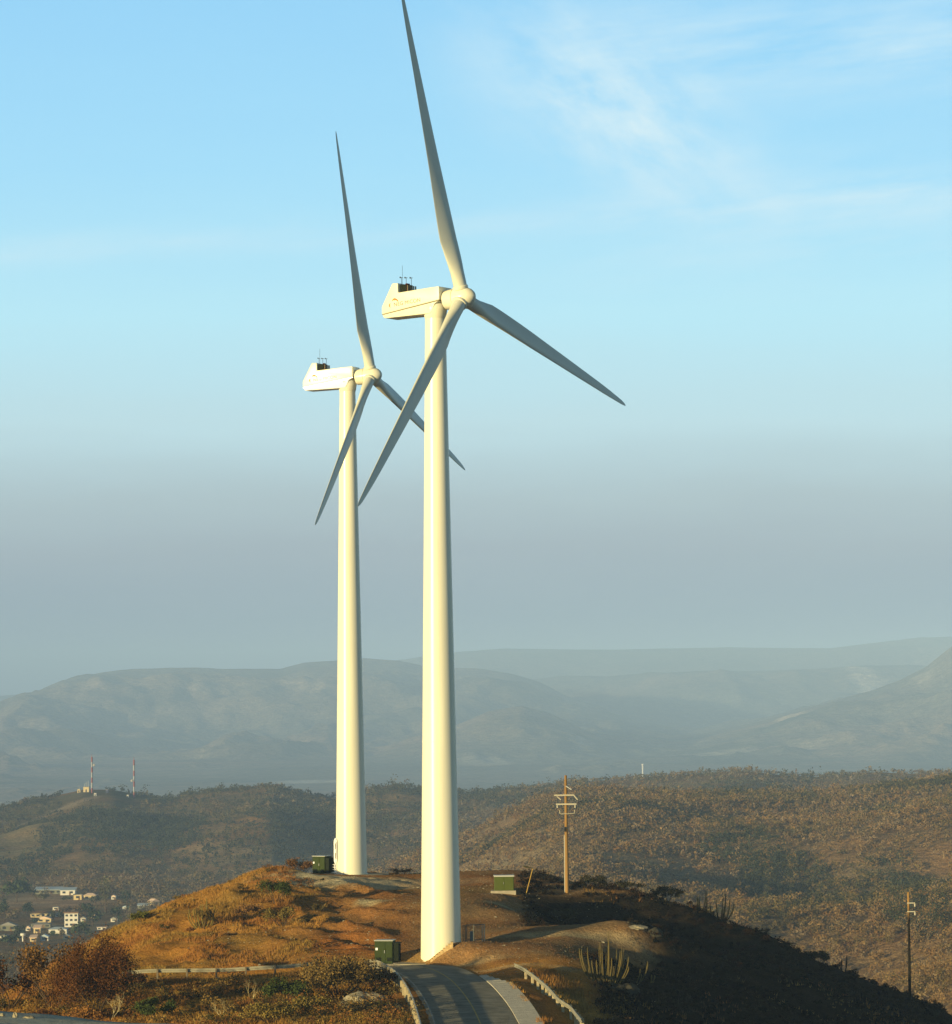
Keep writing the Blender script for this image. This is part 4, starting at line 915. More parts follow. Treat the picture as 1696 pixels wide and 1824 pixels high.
    if door:
        A = R(197); rr = r_bot - .03
        DM = Matrix.Rotation(A, 4, 'Z') @ Matrix.Translation((rr, 0, 0))
        def oval(w, h, zc, x, n_=28):
            p_ = []
            for k in range(n_):
                a = 2 * math.pi * k / n_; y = w * math.cos(a); z = (h - w) * (1 if math.sin(a) > 0 else -1) + w * math.sin(a); p_.append(Vector((x, y, zc + z)))
            return p_
        fr = MB(); o_ = oval(.42, 1.28, 2.55, .06); fr.tube(o_ + [o_[0], o_[1]], .085, 8, cap=False)
        dm = MB(); o2 = oval(.38, 1.22, 2.55, .05); o3 = oval(.38, 1.22, 2.55, -.1); dm.loft([o3, o2]); d_ = dm.build('door', M_paint, tw, M=DM)
        fr.build('door_frame', M_white, d_, smooth=True, M=DM)
        for k in range(2): vn = MB(); vn.box(.055, .08, -.2, .2, 1.75 + k * 1.0, 2.35 + k * 1.0); vn.build('vent', M_seam, d_, M=DM)
        ld = MB()
        for y in (-.3, .3): ld.box(.08, .14, y - .03, y + .03, -.1, 1.2)
        for k in range(5): ld.box(.05, .3, -.32, .32, .05 + k * .26, .10 + k * .26)
        ld.build('ladder', M_white, t, M=DM)
    return t
b1 = at(786, 1712, 300); b2 = at(626, 1557, 378)
b1.z = at(786, 1712, 300).z; b2.z = float(ground(b2.x, b2.y)) - .02
hub1 = at(821.5, 530, 298.6); hub2 = at(653.5, 669, 377.0)
turbine('nearer, larger wind turbine, its tower foot beside the road and green transformer', b1, hub1.z - b1.z, 26.9, R(31.6), R(5.4), R(13.3), .87, 1.72, False, False)
turbine('farther, smaller wind turbine with a ladder and oval door at its foot', b2, hub2.z - b2.z, 26.05, R(20.7), R(5.3), R(9.9), .84, 1.67, True, True)

# concrete pads
def pad(name, p, pts, z0, z1):
    mb = MB(); n = len(pts); vs = [(x, y, z0) for x, y in pts] + [(x, y, z1) for x, y in pts]
    mb.add(vs, [tuple(range(n - 1, -1, -1)), tuple(range(n, 2 * n))] + [(i, (i + 1) % n, (i + 1) % n + n, i + n) for i in range(n)])
    o = mb.build(name, M_pad, None, loc=p); o['kind'] = 'structure'; return o
def circ(r, n=24, sx=1, sy=1): return [(r * sx * math.cos(2 * math.pi * k / n), r * sy * math.sin(2 * math.pi * k / n)) for k in range(n)]
pad('concrete_pad', Vector((b1.x - 2.0, b1.y - .9, float(ground(b1.x - 2.2, b1.y - 1.2)))), circ(2.0, 24, 1.0, .8), -.4, .07)
pad('concrete_pad', Vector((b2.x + .5, b2.y, float(ground(b2.x, b2.y)))), circ(2.9, 30, 1.2, .9), -.5, .09)

# ------------------------------------------------------------------ transformers and cabinets
def transformer(label, p, rz, w, d, h, padw):
    t = thing('transformer', label, 'transformer', p, rz, 'green pad mounted transformers')
    b = MB(); b.box(-w / 2, w / 2, -d / 2, d / 2, .10, h, .03); body = b.build('cabinet', M_green, t)
    dm = MB(); dm.box(-w / 2 + .06, -.02 + w * .10, -d / 2 - .03, -d / 2 + .01, .2, h - .12, .01); dm.box(.02 + w * .10, w / 2 - .05, -d / 2 - .03, -d / 2 + .01, .2, h - .12, .01)
    do = dm.build('door', M_green, t)
    hd = MB(); hd.box(w * .10 - .09, w * .10 - .05, -d / 2 - .07, -d / 2 - .03, h * .5, h * .62); hd.build('handle', M_grey, do)
    l = MB(); l.box(-w / 2 - .04, w / 2 + .04, -d / 2 - .06, d / 2 + .04, h, h + .07, .02); l.build('lid', M_palelid, t)
    for q in range(2):
        x0 = -w / 2 + .16 + q * (w * .58); v_ = MB()
        v_.box(x0, x0 + .42, -d / 2 - .034, -d / 2 - .028, .3, .62)
        for e in range(5): v_.box(x0, x0 + .42, -d / 2 - .06, -d / 2 - .03, .31 + e * .065, .335 + e * .065)
        v_.build('vent', M_greend, do)
    r_ = MB()
    for k in range(9): r_.box(w / 2 + .02, w / 2 + .46, -d / 2 + .12 + k * (d - .3) / 8, -d / 2 + .16 + k * (d - .3) / 8, .38, h - .22)
    r_.box(w / 2, w / 2 + .5, -d / 2 + .08, d / 2 - .1, .30, .38); r_.box(w / 2, w / 2 + .5, -d / 2 + .08, d / 2 - .1, h - .22, h - .14)
    r_.build('radiator', M_greend, t)
    s = MB(); s.box(-w / 2 + .10, -w / 2 + .28, -d / 2 - .045, -d / 2 - .031, h * .62, h * .72); s.build('warning_plate', M_white, do)
    return t
p1 = hit_near(690, 1710, 290); p1 = Vector((p1.x, 300.2, float(ground(p1.x, 300.2))))
pad('concrete_pad', p1, [(-1.5, -1.25), (1.6, -1.25), (1.6, 1.2), (-1.5, 1.2)], -.5, .10)
transformer('green transformer on a concrete pad left of the nearer turbine foot', p1 + Vector((-.15, 0, 0)), R(-9), 1.55, 1.4, 1.98, 2)
p2 = on_near(574, 380.0, 1560)
pad('concrete_pad', p2, [(-2.2, -1.7), (1.2, -1.9), (1.2, 1.3), (-2.0, 1.3)], -.5, .10)
transformer('dark green transformer at the left foot of the farther turbine', p2 + Vector((0, 0, 0)), R(-30), 1.55, 1.4, 1.95, 2)
def cabinet(p):
    t = thing('switch_cabinet', 'olive green switch cabinet with pale lid alone on the red plateau', 'cabinet', p, R(2))
    b = MB(); b.box(-.95, .95, -.6, .6, .12, 1.46, .02); b.build('cabinet', M_greenl, t)
    l = MB(); l.box(-1.0, 1.0, -.66, .66, 1.46, 1.60, .02); l.build('lid', M_palelid, t)
    d = MB(); d.box(-.9, -.01, -.63, -.59, .2, 1.4, .008); d.box(.01, .9, -.63, -.59, .2, 1.4, .008); do = d.build('door', M_greenl, t)
    h = MB(); h.box(-.10, -.06, -.67, -.63, .75, .95); h.build('handle', M_grey, do)
p3 = on_near(898, 350, 1588)
pad('concrete_pad', p3 + Vector((-.1, 0, 0)), [(-1.2, -.85), (1.25, -.85), (1.25, .85), (-1.2, .85)], -.5, .14)
cabinet(p3 + Vector((0, 0, .02)))
def leaning_post():
    p = on_near(935, 349, 1588); q = at(949, 1547, 349); a = at(932, 1543, 348.6)
    t = thing('leaning_post', 'thin yellow leaning post with a dark arm, right of the olive cabinet', 'post', p)
    m1_ = MB(); m1_.tube([(0, 0, -.2), q - p], .042, 8); m1_.build('post', M_yellow, t, smooth=True)
    m2_ = MB(); m2_.tube([q - p + Vector((.02, 0, .02)), a - p], [.05, .085], 8); m2_.build('arm', mat('dark_arm', (.09, .075, .02), .7), t, smooth=True)
    m3_ = MB(); m3_.box(-.18, .18, -.18, .18, -.2, .08, .02); m3_.build('footing', M_conc, t)
leaning_post()

# ------------------------------------------------------------------ utility poles
def paint_shade(m):                                 # shade painted nearly black below the top two metres
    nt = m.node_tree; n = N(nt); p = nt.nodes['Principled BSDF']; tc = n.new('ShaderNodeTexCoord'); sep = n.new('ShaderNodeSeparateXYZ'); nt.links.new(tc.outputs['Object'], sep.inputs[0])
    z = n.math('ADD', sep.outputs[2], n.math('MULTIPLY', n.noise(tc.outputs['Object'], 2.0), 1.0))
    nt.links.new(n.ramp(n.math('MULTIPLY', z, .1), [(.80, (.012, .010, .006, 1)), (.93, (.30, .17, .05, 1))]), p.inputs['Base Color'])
paint_shade(M_pole2)
def pole(label, p, H, r0_, r1_, full):
    t = thing('utility_pole', label, 'utility pole', p, 0, 'timber utility poles')
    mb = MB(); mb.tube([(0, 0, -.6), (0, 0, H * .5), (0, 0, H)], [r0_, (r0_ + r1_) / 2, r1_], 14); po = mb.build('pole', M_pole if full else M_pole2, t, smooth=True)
    def ins(x, y, z, par):
        i = MB(); i.tube([(x, y, z), (x, y, z - .08), (x, y, z - .16), (x, y, z - .26)], [.05, .10, .06, .09], 10); i.build('insulator', M_arm, par, smooth=True)
    if full:
        s = 18.03
        z1, z2, z3 = H - 35 / s, H - 51 / s, H - 68 / s
        a = MB(); a.box(-1.17, .83, -r1_ - .19, -r1_ - .05, z1 - .065, z1 + .065, .015); o1 = a.build('crossarm', M_arm, t)
        b = MB(); b.box(-1.0, 1.04, -r1_ - .20, -r1_ - .06, z2 - .07, z2 + .07, .015); o2 = b.build('crossarm', M_arm, t)
        c = MB(); c.tube([(-.62, -.22, z3 + .38), (-.62, -.22, z3 + .05), (-.5, -.22, z3), (.42, -.22, z3), (.84, -.22, z3 + .05), (.84, -.22, z3 + .38)], .035, 6); c.build('bracket', M_arm, t, smooth=True)
        d = MB(); d.tube([(.80, -.25, z1 - .05), (1.15, -.25, z1 - .45)], .07, 8); d.build('fuse_cutout', M_arm, t, smooth=True)
        d = MB(); d.tube([(-.9, -.25, z1 - .1), (-.5, -.25, z1 - .45)], .055, 8); d.build('fuse_cutout', M_arm, t, smooth=True)
        e = MB(); e.tube([(0, -.15, H - 1.05), (.55, -.3, H - 1.4)], [.06, .07], 8); e.build('insulator_arm', M_grey, t, smooth=True)
        for x in (-.85, .9): ins(x, -r1_ - .13, z2 - .10, o2)
        f = MB(); f.tube([(-r0_ * .95, -.06, -.2), (-r0_ * .86, -.06, H * .49)], .055, 8); f.build('conduit', M_conduit, t, smooth=True)
        g = MB(); g.box(-.2, .2, -.22, .22, H * .545, H * .56); g.box(-.24, -.1, -.3, -.1, H * .52, H * .56); g.build('strap', M_dark, t)
    else:
        s = 19.5
        for k, dz in enumerate((19 / s, 34 / s)):
            a = MB(); a.box(-.15, .58, -.26, -.16, H - dz - .045, H - dz + .045, .01); o1 = a.build('crossarm', M_arm, t); ins(.56, -.2, H - dz - .06, o1)
    return t
pp = on_near(1010, 352, 1592)
pole('tall timber utility pole with two pale crossarms on the ridge', pp, at(1008.5, 1381, 352).z - pp.z, .21, .125, True)
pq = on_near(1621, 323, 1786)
pole('thin utility pole low on the right slope, shade painted dark below and orange at its top', pq, at(1619, 1589, 323).z - pq.z, .15, .09, False)

# ------------------------------------------------------------------ guardrails
WPROF = [(-.0, .31), (.05, .285), (.05, .225), (-.02, .175), (-.02, .135), (.05, .085), (.05, .025), (0, 0)]
def guardrail(label, path, side, z_off, step=5, post_m=None, rub=True, blockout=True, ph=.82, pr=.075):
    path = np.array(path); o0 = Vector(path[0])
    t = thing('guardrail', label, 'guardrail', o0, 0, 'steel guardrails along the road')
    T = np.gradient(path[:, :2], axis=0); T /= np.linalg.norm(T, axis=1)[:, None]; Nn = np.stack([T[:, 1], -T[:, 0]], 1) * side
    def sweep(prof_, z, thick):
        n = len(prof_); loop = prof_ + [(a - thick, b) for a, b in reversed(prof_)]
        rings = []
        for i, q in enumerate(path):
            rings.append([(q[0] + Nn[i, 0] * a - o0.x, q[1] + Nn[i, 1] * a - o0.y, q[2] + z + b - o0.z) for a, b in loop])
        mb = MB(); mb.loft(rings); return mb
    sweep(WPROF, ph - .32, .02).build('beam', M_zinc, t, smooth=True, angle=25)
    if rub: sweep([(-.0, .11), (0.03, .10), (.03, .01), (0, 0)], .17, .03).build('rub_rail', M_zinc, t)
    for i in range(1, len(path) - 1, step):
        q = path[i]; n_ = Nn[i]; gz = min(float(ground(q[0], q[1])), q[2])
        M_ = Matrix.Translation((q[0] - n_[0] * .14 - o0.x, q[1] - n_[1] * .14 - o0.y, 0)) @ Matrix.Rotation(math.atan2(T[i, 1], T[i, 0]), 4, 'Z')
        pb = MB(); pb.box(-pr, pr, -.09, .09, gz - .4 - o0.z, q[2] + ph - .03 - o0.z, .01, M_); pb.build('post', post_m or M_post, t)
    return t
def offset_path(i0, i1, off):
    return [(road[i, 0] + nrm[i, 0] * off, road[i, 1] + nrm[i, 1] * off, road[i, 2] + .02) for i in range(i0, i1)]
iA = int(np.argmin(np.hypot(road[:, 0] + 7.5, road[:, 1] - 295.5))); iB = int(np.argmin(np.abs(road[:, 0] + 12.5))); iC = int(np.argmin(np.abs(road[:, 0] + 28.5)))
guardrail('curving guardrail along the left edge of the road, casting barred shadows on it', offset_path(0, iA, -4.0), 1, 0, step=3)
lg = [tuple(at(px, py, 292.0)) for px, py in ((206, 1749), (262, 1744), (320, 1743), (400, 1742), (470, 1738), (520, 1735), (556, 1731))][::-1]
guardrail('long pale guardrail across the foot of the sunlit left slope', resample(lg, .6), 1, 0, step=4, post_m=mat('dark_post', (.14, .11, .07), .8), rub=False)
rr = [tuple(hit_near(px, py, 240)) for px, py in ((1036, 1838), (1020, 1822), (992, 1793), (962, 1768), (936, 1746), (912, 1734))]
rr = resample(rr, 0.8)
rr[:, 2] = ground(rr[:, 0], rr[:, 1])
for _ in range(60): rr[1:-1, 2] = (rr[:-2, 2] + 2 * rr[1:-1, 2] + rr[2:, 2]) / 4
guardrail('pale guardrail on square posts along the right edge of the road', rr, -1, 0, step=3, rub=False, post_m=mat('pale_post', (.42, .34, .19), .8), ph=.86, pr=.10)

# ------------------------------------------------------------------ steps and wire gate at the nearer tower's foot
def steps():
    a = at(767, 1712, 297.6); b = at(807, 1677, 298.0)
    n = 9; t = thing('stone_steps', 'rough stone steps climbing to the right across the nearer turbine foot', 'steps', a)
    dx, dz = (b.x - a.x) / n, (b.z - a.z) / n
    for k in range(n):
        mb = MB(); j = random.uniform(-.02, .02)
        mb.box(dx * k, dx * k + dx * 1.02 + .02, -.1 + j, .6, dz * k - .4, dz * (k + 1) + random.uniform(-.03, .03), .02); mb.build('step', M_step, t)
steps()
def gate():
    p = on_near(844, 300.5, 1680); s = FPX / 300.5
    t = thing('wire_gate', 'small wire mesh enclosure with dark frame right of the nearer turbine', 'gate', p)
    hgt = 1.38
    for x, y in ((-.9, -.2), (-.72, -.1), (0, -.2), (.72, .9), (.9, 1.1), (-.6, 1.1)):
        mb = MB(); z = float(ground(p.x + x, p.y + y)) - p.z; mb.tube([(x, y, z - .3), (x, y, hgt + .02)], .035, 8); mb.build('post', M_gmesh if x < .5 else M_arm, t, smooth=True)
    mb = MB()
    for z in (.12, hgt): mb.tube([(-.9, -.2, z), (0, -.2, z), (.9, 1.1, z), (-.6, 1.1, z)], .025, 6)
    mb.build('rail', M_gmesh, t, smooth=True)
    mb = MB()
    for k in range(1, 12): x = -.9 + .9 * k / 12; mb.tube([(x, -.2, .1), (x, -.2, hgt)], .006, 4)
    for k in range(1, 14): z = .1 + (hgt - .1) * k / 14; mb.tube([(-.9, -.2, z), (0, -.2, z)], .006, 4)
    for k in range(1, 16): f = k / 16; mb.tube([(.9 * f, -.2 + 1.3 * f, .1), (.9 * f, -.2 + 1.3 * f, hgt)], .006, 4)
    for k in range(1, 14): z = .1 + (hgt - .1) * k / 14; mb.tube([(0, -.2, z), (.9, 1.1, z)], .006, 4)
    mb.build('mesh', M_gmesh, t)
    mb = MB(); mb.box(-.32, -.02, .2, .6, 0, .85, .02); mb.build('meter_box', mat('slate_box', (.16, .20, .20), .7), t)
gate()

# ------------------------------------------------------------------ village
M_cream = mat('cream_wall', (0.60, 0.48, 0.26), .8, .1, var=.1); M_wallw = mat('white_wall', (0.66, 0.63, 0.55), .8, .1, var=.06); M_wallg = mat('grey_green_wall', (0.20, 0.20, 0.14), .8, .1, var=.1)
M_roofb = mat('pale_blue_roof', (0.40, 0.47, 0.50), .5, .3, var=.1); M_roofn = mat('brown_roof', (0.20, 0.12, 0.06), .8, .1, var=.2); M_roofg = mat('grey_roof', (0.26, 0.25, 0.22), .8, .1, var=.2); M_rooft = mat('pinkish_roof', (0.75, 0.55, 0.40), .7, .1, var=.1)
def house(px, py, wpx, hpx, label, wall, roof, kind='gable', rz=0, floors=1, nwin=3, name='house', depth=None, porch=False):
    p = hit_mid(px, py); s = FPX / p.y; w, h = wpx / s, hpx / s; d = depth or min(max(w * .7, 4), 9)
    t = thing(name, label, 'building' if name != 'house' else 'house', p, rz, 'village buildings in the valley')
    rh = {'gable': .38, 'hip': .32, 'flat': .10, 'shed': .16}[kind] * h; wh = h - rh
    b = MB(); b.box(-w / 2, w / 2, -d / 2, d / 2, -2.5, wh); b.build('wall', wall, t)
    r_ = MB(); e = .35
    if kind == 'gable': r_.prism([(-w / 2 - e, wh + .01), (0, h), (w / 2 + e, wh + .01), (w / 2 + e, wh - .15), (-w / 2 - e, wh - .15)] if rz == 0 and porch else [(-w / 2 - e, wh + .01), (0, h), (w / 2 + e, wh + .01)], -d / 2 - e, d / 2 + e)
    elif kind == 'hip':
        r_.add([(-w / 2 - e, -d / 2 - e, wh), (w / 2 + e, -d / 2 - e, wh), (w / 2 + e, d / 2 + e, wh), (-w / 2 - e, d / 2 + e, wh), (-w / 2 + d * .45, 0, h), (w / 2 - d * .45, 0, h)], [(3, 2, 1, 0), (0, 1, 5, 4), (1, 2, 5), (2, 3, 4, 5), (3, 0, 4)])
    elif kind == 'flat': r_.box(-w / 2 - e, w / 2 + e, -d / 2 - e, d / 2 + e, wh, h, .05)
    else: r_.add([(-w / 2 - e, -d / 2 - e, wh - .05), (w / 2 + e, -d / 2 - e, wh - .05), (w / 2 + e, d / 2 + e, h + .6), (-w / 2 - e, d / 2 + e, h + .6), (-w / 2 - e, -d / 2 - e, wh + .15), (w / 2 + e, -d / 2 - e, wh + .15), (w / 2 + e, d / 2 + e, h + .8), (-w / 2 - e, d / 2 + e, h + .8)], [(3, 2, 1, 0), (4, 5, 6, 7), (0, 1, 5, 4), (1, 2, 6, 5), (2, 3, 7, 6), (3, 0, 4, 7)])
    r_.build('roof', roof, t)
    for f in range(floors):
        fh = wh / floors
        for k in range(nwin):
            x = -w / 2 + w * (k + .5) / nwin; ww = min(.8, w / nwin * .28); wb = MB(); wb.box(x - ww, x + ww, -d / 2 - .06, -d / 2 + .02, f * fh + fh * .35, f * fh + fh * .78); wb.build('window', M_win, t)
    db = MB(); db.box(w * .1, w * .1 + .9, -d / 2 - .05, -d / 2 + .02, 0, min(2.0, wh / floors * .8)); db.build('door', M_roofn, t)
    return t
house(87, 1592, 46, 9, 'long low shed with a pale blue roof at the top of the village field', M_wallg, M_roofb, 'shed', nwin=5, name='shed', depth=9)
house(122, 1594, 26, 10, 'white hall with a pale blue roof beside the long low shed', M_wallw, M_roofb, 'shed', nwin=2, name='hall', depth=7)
house(139, 1603, 14, 10, 'small tan house just right of the white hall', M_cream, M_roofg, 'flat', nwin=1)
house(161, 1603, 22, 12, 'cream house with dark openings, right of the small tan house', M_cream, M_rooft, 'hip', nwin=2)
house(203, 1602, 8, 8, 'tiny white hut among trees right of the cream house', M_wallw, M_rooft, 'gable', nwin=1)
house(274, 1614, 16, 13, 'house with a pinkish tan roof half hidden by the left crest', M_cream, M_rooft, 'gable', nwin=1, rz=R(35))
house(256, 1618, 20, 6, 'low building with a pale blue roof left of the pinkish roofed house', M_wallg, M_roofb, 'shed', nwin=2)
house(74, 1634, 36, 11, 'long yellow house with brown roof below the bare field', M_cream, M_roofn, 'hip', nwin=4)
house(80, 1643, 24, 11, 'cream house with a broad lit gable in front of the long yellow house', M_cream, M_rooft, 'gable', nwin=2)
house(128, 1651, 24, 27, 'tall three storey pale house right of the broad gable house', M_wallw, M_roofn, 'flat', nwin=3, floors=3)
house(103, 1633, 7, 8, 'little white hut between the long yellow house and the tall house', M_wallw, M_roofg, 'gable', nwin=1)
house(16, 1658, 28, 16, 'grey green gabled house at the left edge of the village', M_wallg, M_roofg, 'gable', nwin=2)
house(74, 1652, 34, 9, 'wide house with a weathered grey roof in the middle of the village', M_wallg, M_roofg, 'hip', nwin=3)
house(51, 1658, 8, 9, 'small white cottage left of the wide grey roofed house', M_wallw, M_rooft, 'gable', nwin=1)
house(67, 1662, 12, 11, 'yellow walled cottage below the wide grey roofed house', M_cream, M_rooft, 'shed', nwin=1)
house(104, 1663, 32, 12, 'white walled house with a wide blue grey roof at the lower right of the village', M_wallw, M_roofb, 'hip', nwin=2)
house(149, 1641, 9, 9, 'small white hut right of the tall three storey house', M_wallw, M_roofg, 'gable', nwin=1)
house(204, 1642, 12, 9, 'small white house alone in the trees right of the village', M_wallw, M_roofg, 'gable', nwin=1)
house(182, 1656, 16, 5, 'low white roofed shed near the foot of the left crest', M_wallw, M_rooft, 'flat', nwin=2, name='shed')
house(80, 1676, 14, 12, 'pale house lowest in the village, under the blue grey roof', M_wallw, M_roofb, 'gable', nwin=1)
house(8, 1673, 14, 9, 'pale cottage at the left edge below the grey green gabled house', M_wallw, M_roofg, 'gable', nwin=1)
house(28, 1676, 12, 8, 'low brown roofed house between the left edge cottage and the water tank', M_cream, M_roofn, 'hip', nwin=1)
house(120, 1673, 14, 9, 'small cream house at the lower right of the village, before the rounded green tree', M_cream, M_roofg, 'gable', nwin=1)
house(60, 1677, 11, 8, 'little yellow house left of the lowest pale house', M_cream, M_rooft, 'shed', nwin=1)
house(168, 1636, 11, 8, 'small cream roofed cottage among dark trees below the cream house', M_cream, M_rooft, 'gable', nwin=1)
house(100, 1621, 10, 6, 'tiny white shed on the lower edge of the bare field', M_wallw, M_roofg, 'flat', nwin=1, name='shed')
house(224, 1619, 10, 6, 'small white cottage left of the low building with the blue roof', M_wallw, M_roofb, 'gable', nwin=1)
def tank(px, py, hpx):
    p = hit_mid(px, py); s = FPX / p.y; h = hpx / s
    t = thing('water_tank', 'white water tank on a thin column at the lower left of the village', 'water tank', p)
    m = MB(); m.tube([(0, 0, -1), (0, 0, h * .7)], .35, 10); m.build('column', M_wallw, t, smooth=True)
    m = MB(); m.tube([(0, 0, h * .62), (0, 0, h * .7), (0, 0, h * .95), (0, 0, h)], [.5, 1.1, 1.1, .4], 16); m.build('tank', M_wallw, t, smooth=True, angle=30)
tank(41, 1677, 15)
def vtree(px, py, wpx, hpx, c, label, cat='tree', lean=0):
    p = hit_mid(px, py); s = FPX / p.y; w, h = wpx / s, hpx / s
    t = thing('tree', label, cat, p, 0, 'green trees around the village')
    m = MB(); tips = []
    m.tube([(0, 0, -1), (0, 0, h * .35), (0, 0, h * .8)], [h * .03, h * .022, h * .008], 7)
    for k in range(7):
        a = random.uniform(0, 6.28); z = h * random.uniform(.25, .6); m.tube([(0, 0, z), (math.cos(a) * w * .2, math.sin(a) * w * .2, z + h * .12), (math.cos(a) * w * .36, math.sin(a) * w * .36, z + h * .2)], [h * .012, h * .008, h * .004], 5)
    m.build('trunk', M_bark, t, smooth=True)
    n = 420; nb = 9; bl = rng.normal(size=(nb, 3)) * np.array((w * .2, w * .2, h * .16)) + np.array((0, 0, h * .6))
    i = rng.integers(0, nb, n); cen = bl[i] + rng.normal(size=(n, 3)) * np.array((w * .11, w * .11, h * .09)); cen[:, 2] = np.clip(cen[:, 2], h * .08, h)
    V, Fq, cc = leaf_quads(cen, rng.uniform(.5, 1.2, n) * w * .055, np.array(c)[None] * rng.uniform(.6, 1.5, (nb, 1))[i] * rng.uniform(.8, 1.2, (n, 1)))
    np_mesh('crown', V, Fq, M_leaf, t, cols=cc, smooth=False)
VG = (0.055, .075, .028); VD = (.032, .045, .02); VO = (.10, .095, .04)
for a in ((30, 1608, 62, 44, VG, 'broad green tree at the far left above the bare field'), (8, 1640, 24, 44, VD, 'dark tree at the left edge of the photo beside the bare field'),
          (96, 1642, 12, 22, VD, 'slim dark tree between the long yellow house and the tall house'), (188, 1624, 30, 62, VO, 'tall olive tree standing right of the cream house'),
          (208, 1650, 26, 40, VD, 'dark green tree behind the small lone white house'), (140, 1668, 36, 28, VG, 'rounded green tree hiding the foot of the three storey house'),
          (165, 1650, 34, 42, VD, 'dark bushy tree right of the three storey house'), (20, 1684, 40, 20, VD, 'low dark tree at the bottom left of the village'),
          (48, 1630, 26, 24, VD, 'dark tree left of the long yellow house'), (226, 1628, 22, 46, VD, 'dark narrow tree left of the low blue roofed building'),
          (78, 1604, 20, 14, VO, 'olive bush in front of the long low shed'), (150, 1628, 22, 20, VD, 'dark tree above the three storey house'),
          (62, 1650, 16, 14, VD, 'small dark tree left of the wide grey roofed house'), (110, 1640, 14, 20, VD, 'dark tree against the left side of the three storey house'), (34, 1668, 26, 18, VD, 'low dark tree below the grey green gabled house'), (92, 1668, 14, 12, VG, 'small green tree in front of the blue grey roof'), (172, 1612, 18, 16, VD, 'dark tree at the right end of the cream house'), (118, 1606, 20, 10, VO, 'low olive bush below the white hall')):
    vtree(*a)

# ------------------------------------------------------------------ radio masts and hilltop station
M_mred = mat('mast_red', (0.36, 0.10, 0.08), .6); M_mwhite = mat('mast_white', (0.46, .45, .42), .6)
def mast(px, py, hpx, label, dish):
    p = hit_mid(px, py, 2200); s = FPX / p.y; H = hpx / s; t = thing('radio_mast', label, 'radio mast', p, R(20), 'red and white radio masts')
    nb = 7; w0 = 0.62
    for k in range(nb):
        mb = MB(); za, zb = H * .93 * k / nb, H * .93 * (k + 1) / nb; cs = [(w0 * math.cos(a), w0 * math.sin(a)) for a in (0, 2.094, 4.189)]
        for x, y in cs: mb.tube([(x, y, za), (x, y, zb)], .20, 5)
        m_ = 4
        for q in range(m_):
            z_a, z_b = za + (zb - za) * q / m_, za + (zb - za) * (q + 1) / m_
            for e in range(3):
                c0, c1 = cs[e], cs[(e + 1) % 3]; mb.tube([(*c0, z_a), (*c1, z_b)], .11, 4); mb.tube([(*c0, z_b), (*c1, z_b)], .10, 4)
        mb.build('mast_section', M_mred if k % 2 == (nb - 1) % 2 else M_mwhite, t)
    mb = MB(); mb.tube([(0, 0, H * .93), (0, 0, H)], .12, 6); mb.build('tip_antenna', M_mred, t)
    for x, f in dish:
        mb = MB(); mb.tube([(x, -.8, H * f), (x, -1.0, H * f), (x, -1.25, H * f)], [1.1, 1.0, .2], 14); mb.build('dish', M_mwhite, t, smooth=True, angle=30)
mast(164, 1413, 69, 'taller red and white radio mast beside the hilltop station', [(1.6, .72)])
mast(239, 1421, 72, 'shorter thinner red and white radio mast right of the hilltop station', [(-1.9, .42)])
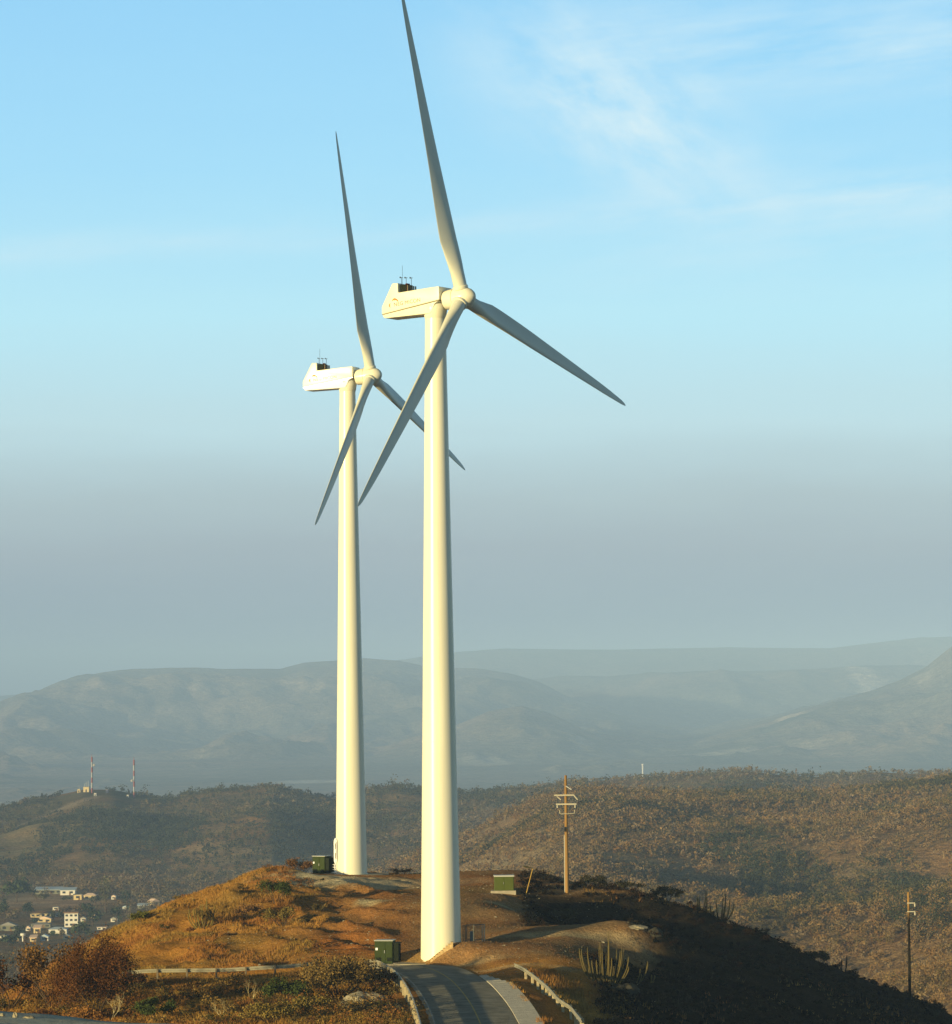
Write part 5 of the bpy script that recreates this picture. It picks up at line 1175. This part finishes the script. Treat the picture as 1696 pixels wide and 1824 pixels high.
def hut(px, py, wpx, hpx, label, wall, ants=0):
    p = hit_mid(px, py, 2200); s = FPX / p.y; w, h = wpx / s, hpx / s; t = thing('station_hut', label, 'hut', p, 0, 'hilltop station buildings')
    b = MB(); b.box(-w / 2, w / 2, -2, 2, -2, h); b.build('wall', wall, t)
    b = MB(); b.box(-w / 2 - .2, w / 2 + .2, -2.2, 2.2, h, h + .3); b.build('roof', M_roofg, t)
    b = MB(); b.box(-.5, .5, -2.06, -1.98, 0, min(2.1, h * .7)); b.build('door', M_win, t)
    for k in range(ants):
        a = MB(); x = -w / 2 + w * (k + .5) / ants; a.tube([(x, 0, h), (x, 0, h + 3 + k)], .12, 5); a.build('aerial', M_grey, t)
hut(154, 1411, 10, 9, 'larger yellow station hut at the foot of the taller radio mast', M_cream, 3)
hut(141, 1412, 5, 6, 'small tan station hut left of the larger yellow one', M_cream, 1)
hut(170, 1418, 4, 5, 'tiny white hut on the slope just below the taller mast', M_wallw)
hut(191, 1412, 4, 5, 'small dark blue hut on the crest between the two masts', mat('blue_wall', (.08, .09, .2), .7), 0)
hut(228, 1420, 3, 4, 'tiny white cabin just left of the shorter mast', M_wallw)
def chimney():
    Yc = 7600; d = ray(1145, 1366); z = at(1145, 1364, Yc).z
    t = thing('white_tower', 'tiny white tower far out on the hazy plain', 'tower', (d.x * Yc, Yc, z - 4))
    m = MB(); m.tube([(0, 0, -20), (0, 0, 4)], [1.8, 1.6], 12); m.build('shaft', M_wallw, t, smooth=True)
    m = MB(); m.tube([(0, 0, 4), (0, 0, 5), (0, 0, 8)], [1.6, 2.8, 2.4], 12); m.build('tank', M_wallw, t, smooth=True, angle=30)
chimney()

# ------------------------------------------------------------------ haze
def haze():
    m = bpy.data.materials.new('haze_air'); m.use_nodes = True; nt = m.node_tree; nt.nodes.clear(); n = N(nt)
    v = n.new('ShaderNodeVolumePrincipled'); v.inputs['Color'].default_value = (0.415, 0.625, 1.0, 1); v.inputs['Density'].default_value = 0.93e-4; v.inputs['Anisotropy'].default_value = -0.25
    out = n.new('ShaderNodeOutputMaterial'); nt.links.new(v.outputs[0], out.inputs['Volume'])
    mb = MB(); lo_ = float(min(Z2.min(), Zm.min(), GZ.min())) - 1.5; hi_ = float(max(Z2.max(), 62.0)) + 6; print('haze box', lo_, hi_); mb.box(-9500, 9500, -400, 29500, lo_, hi_); o = mb.build('haze', m); o['kind'] = 'stuff'
haze()
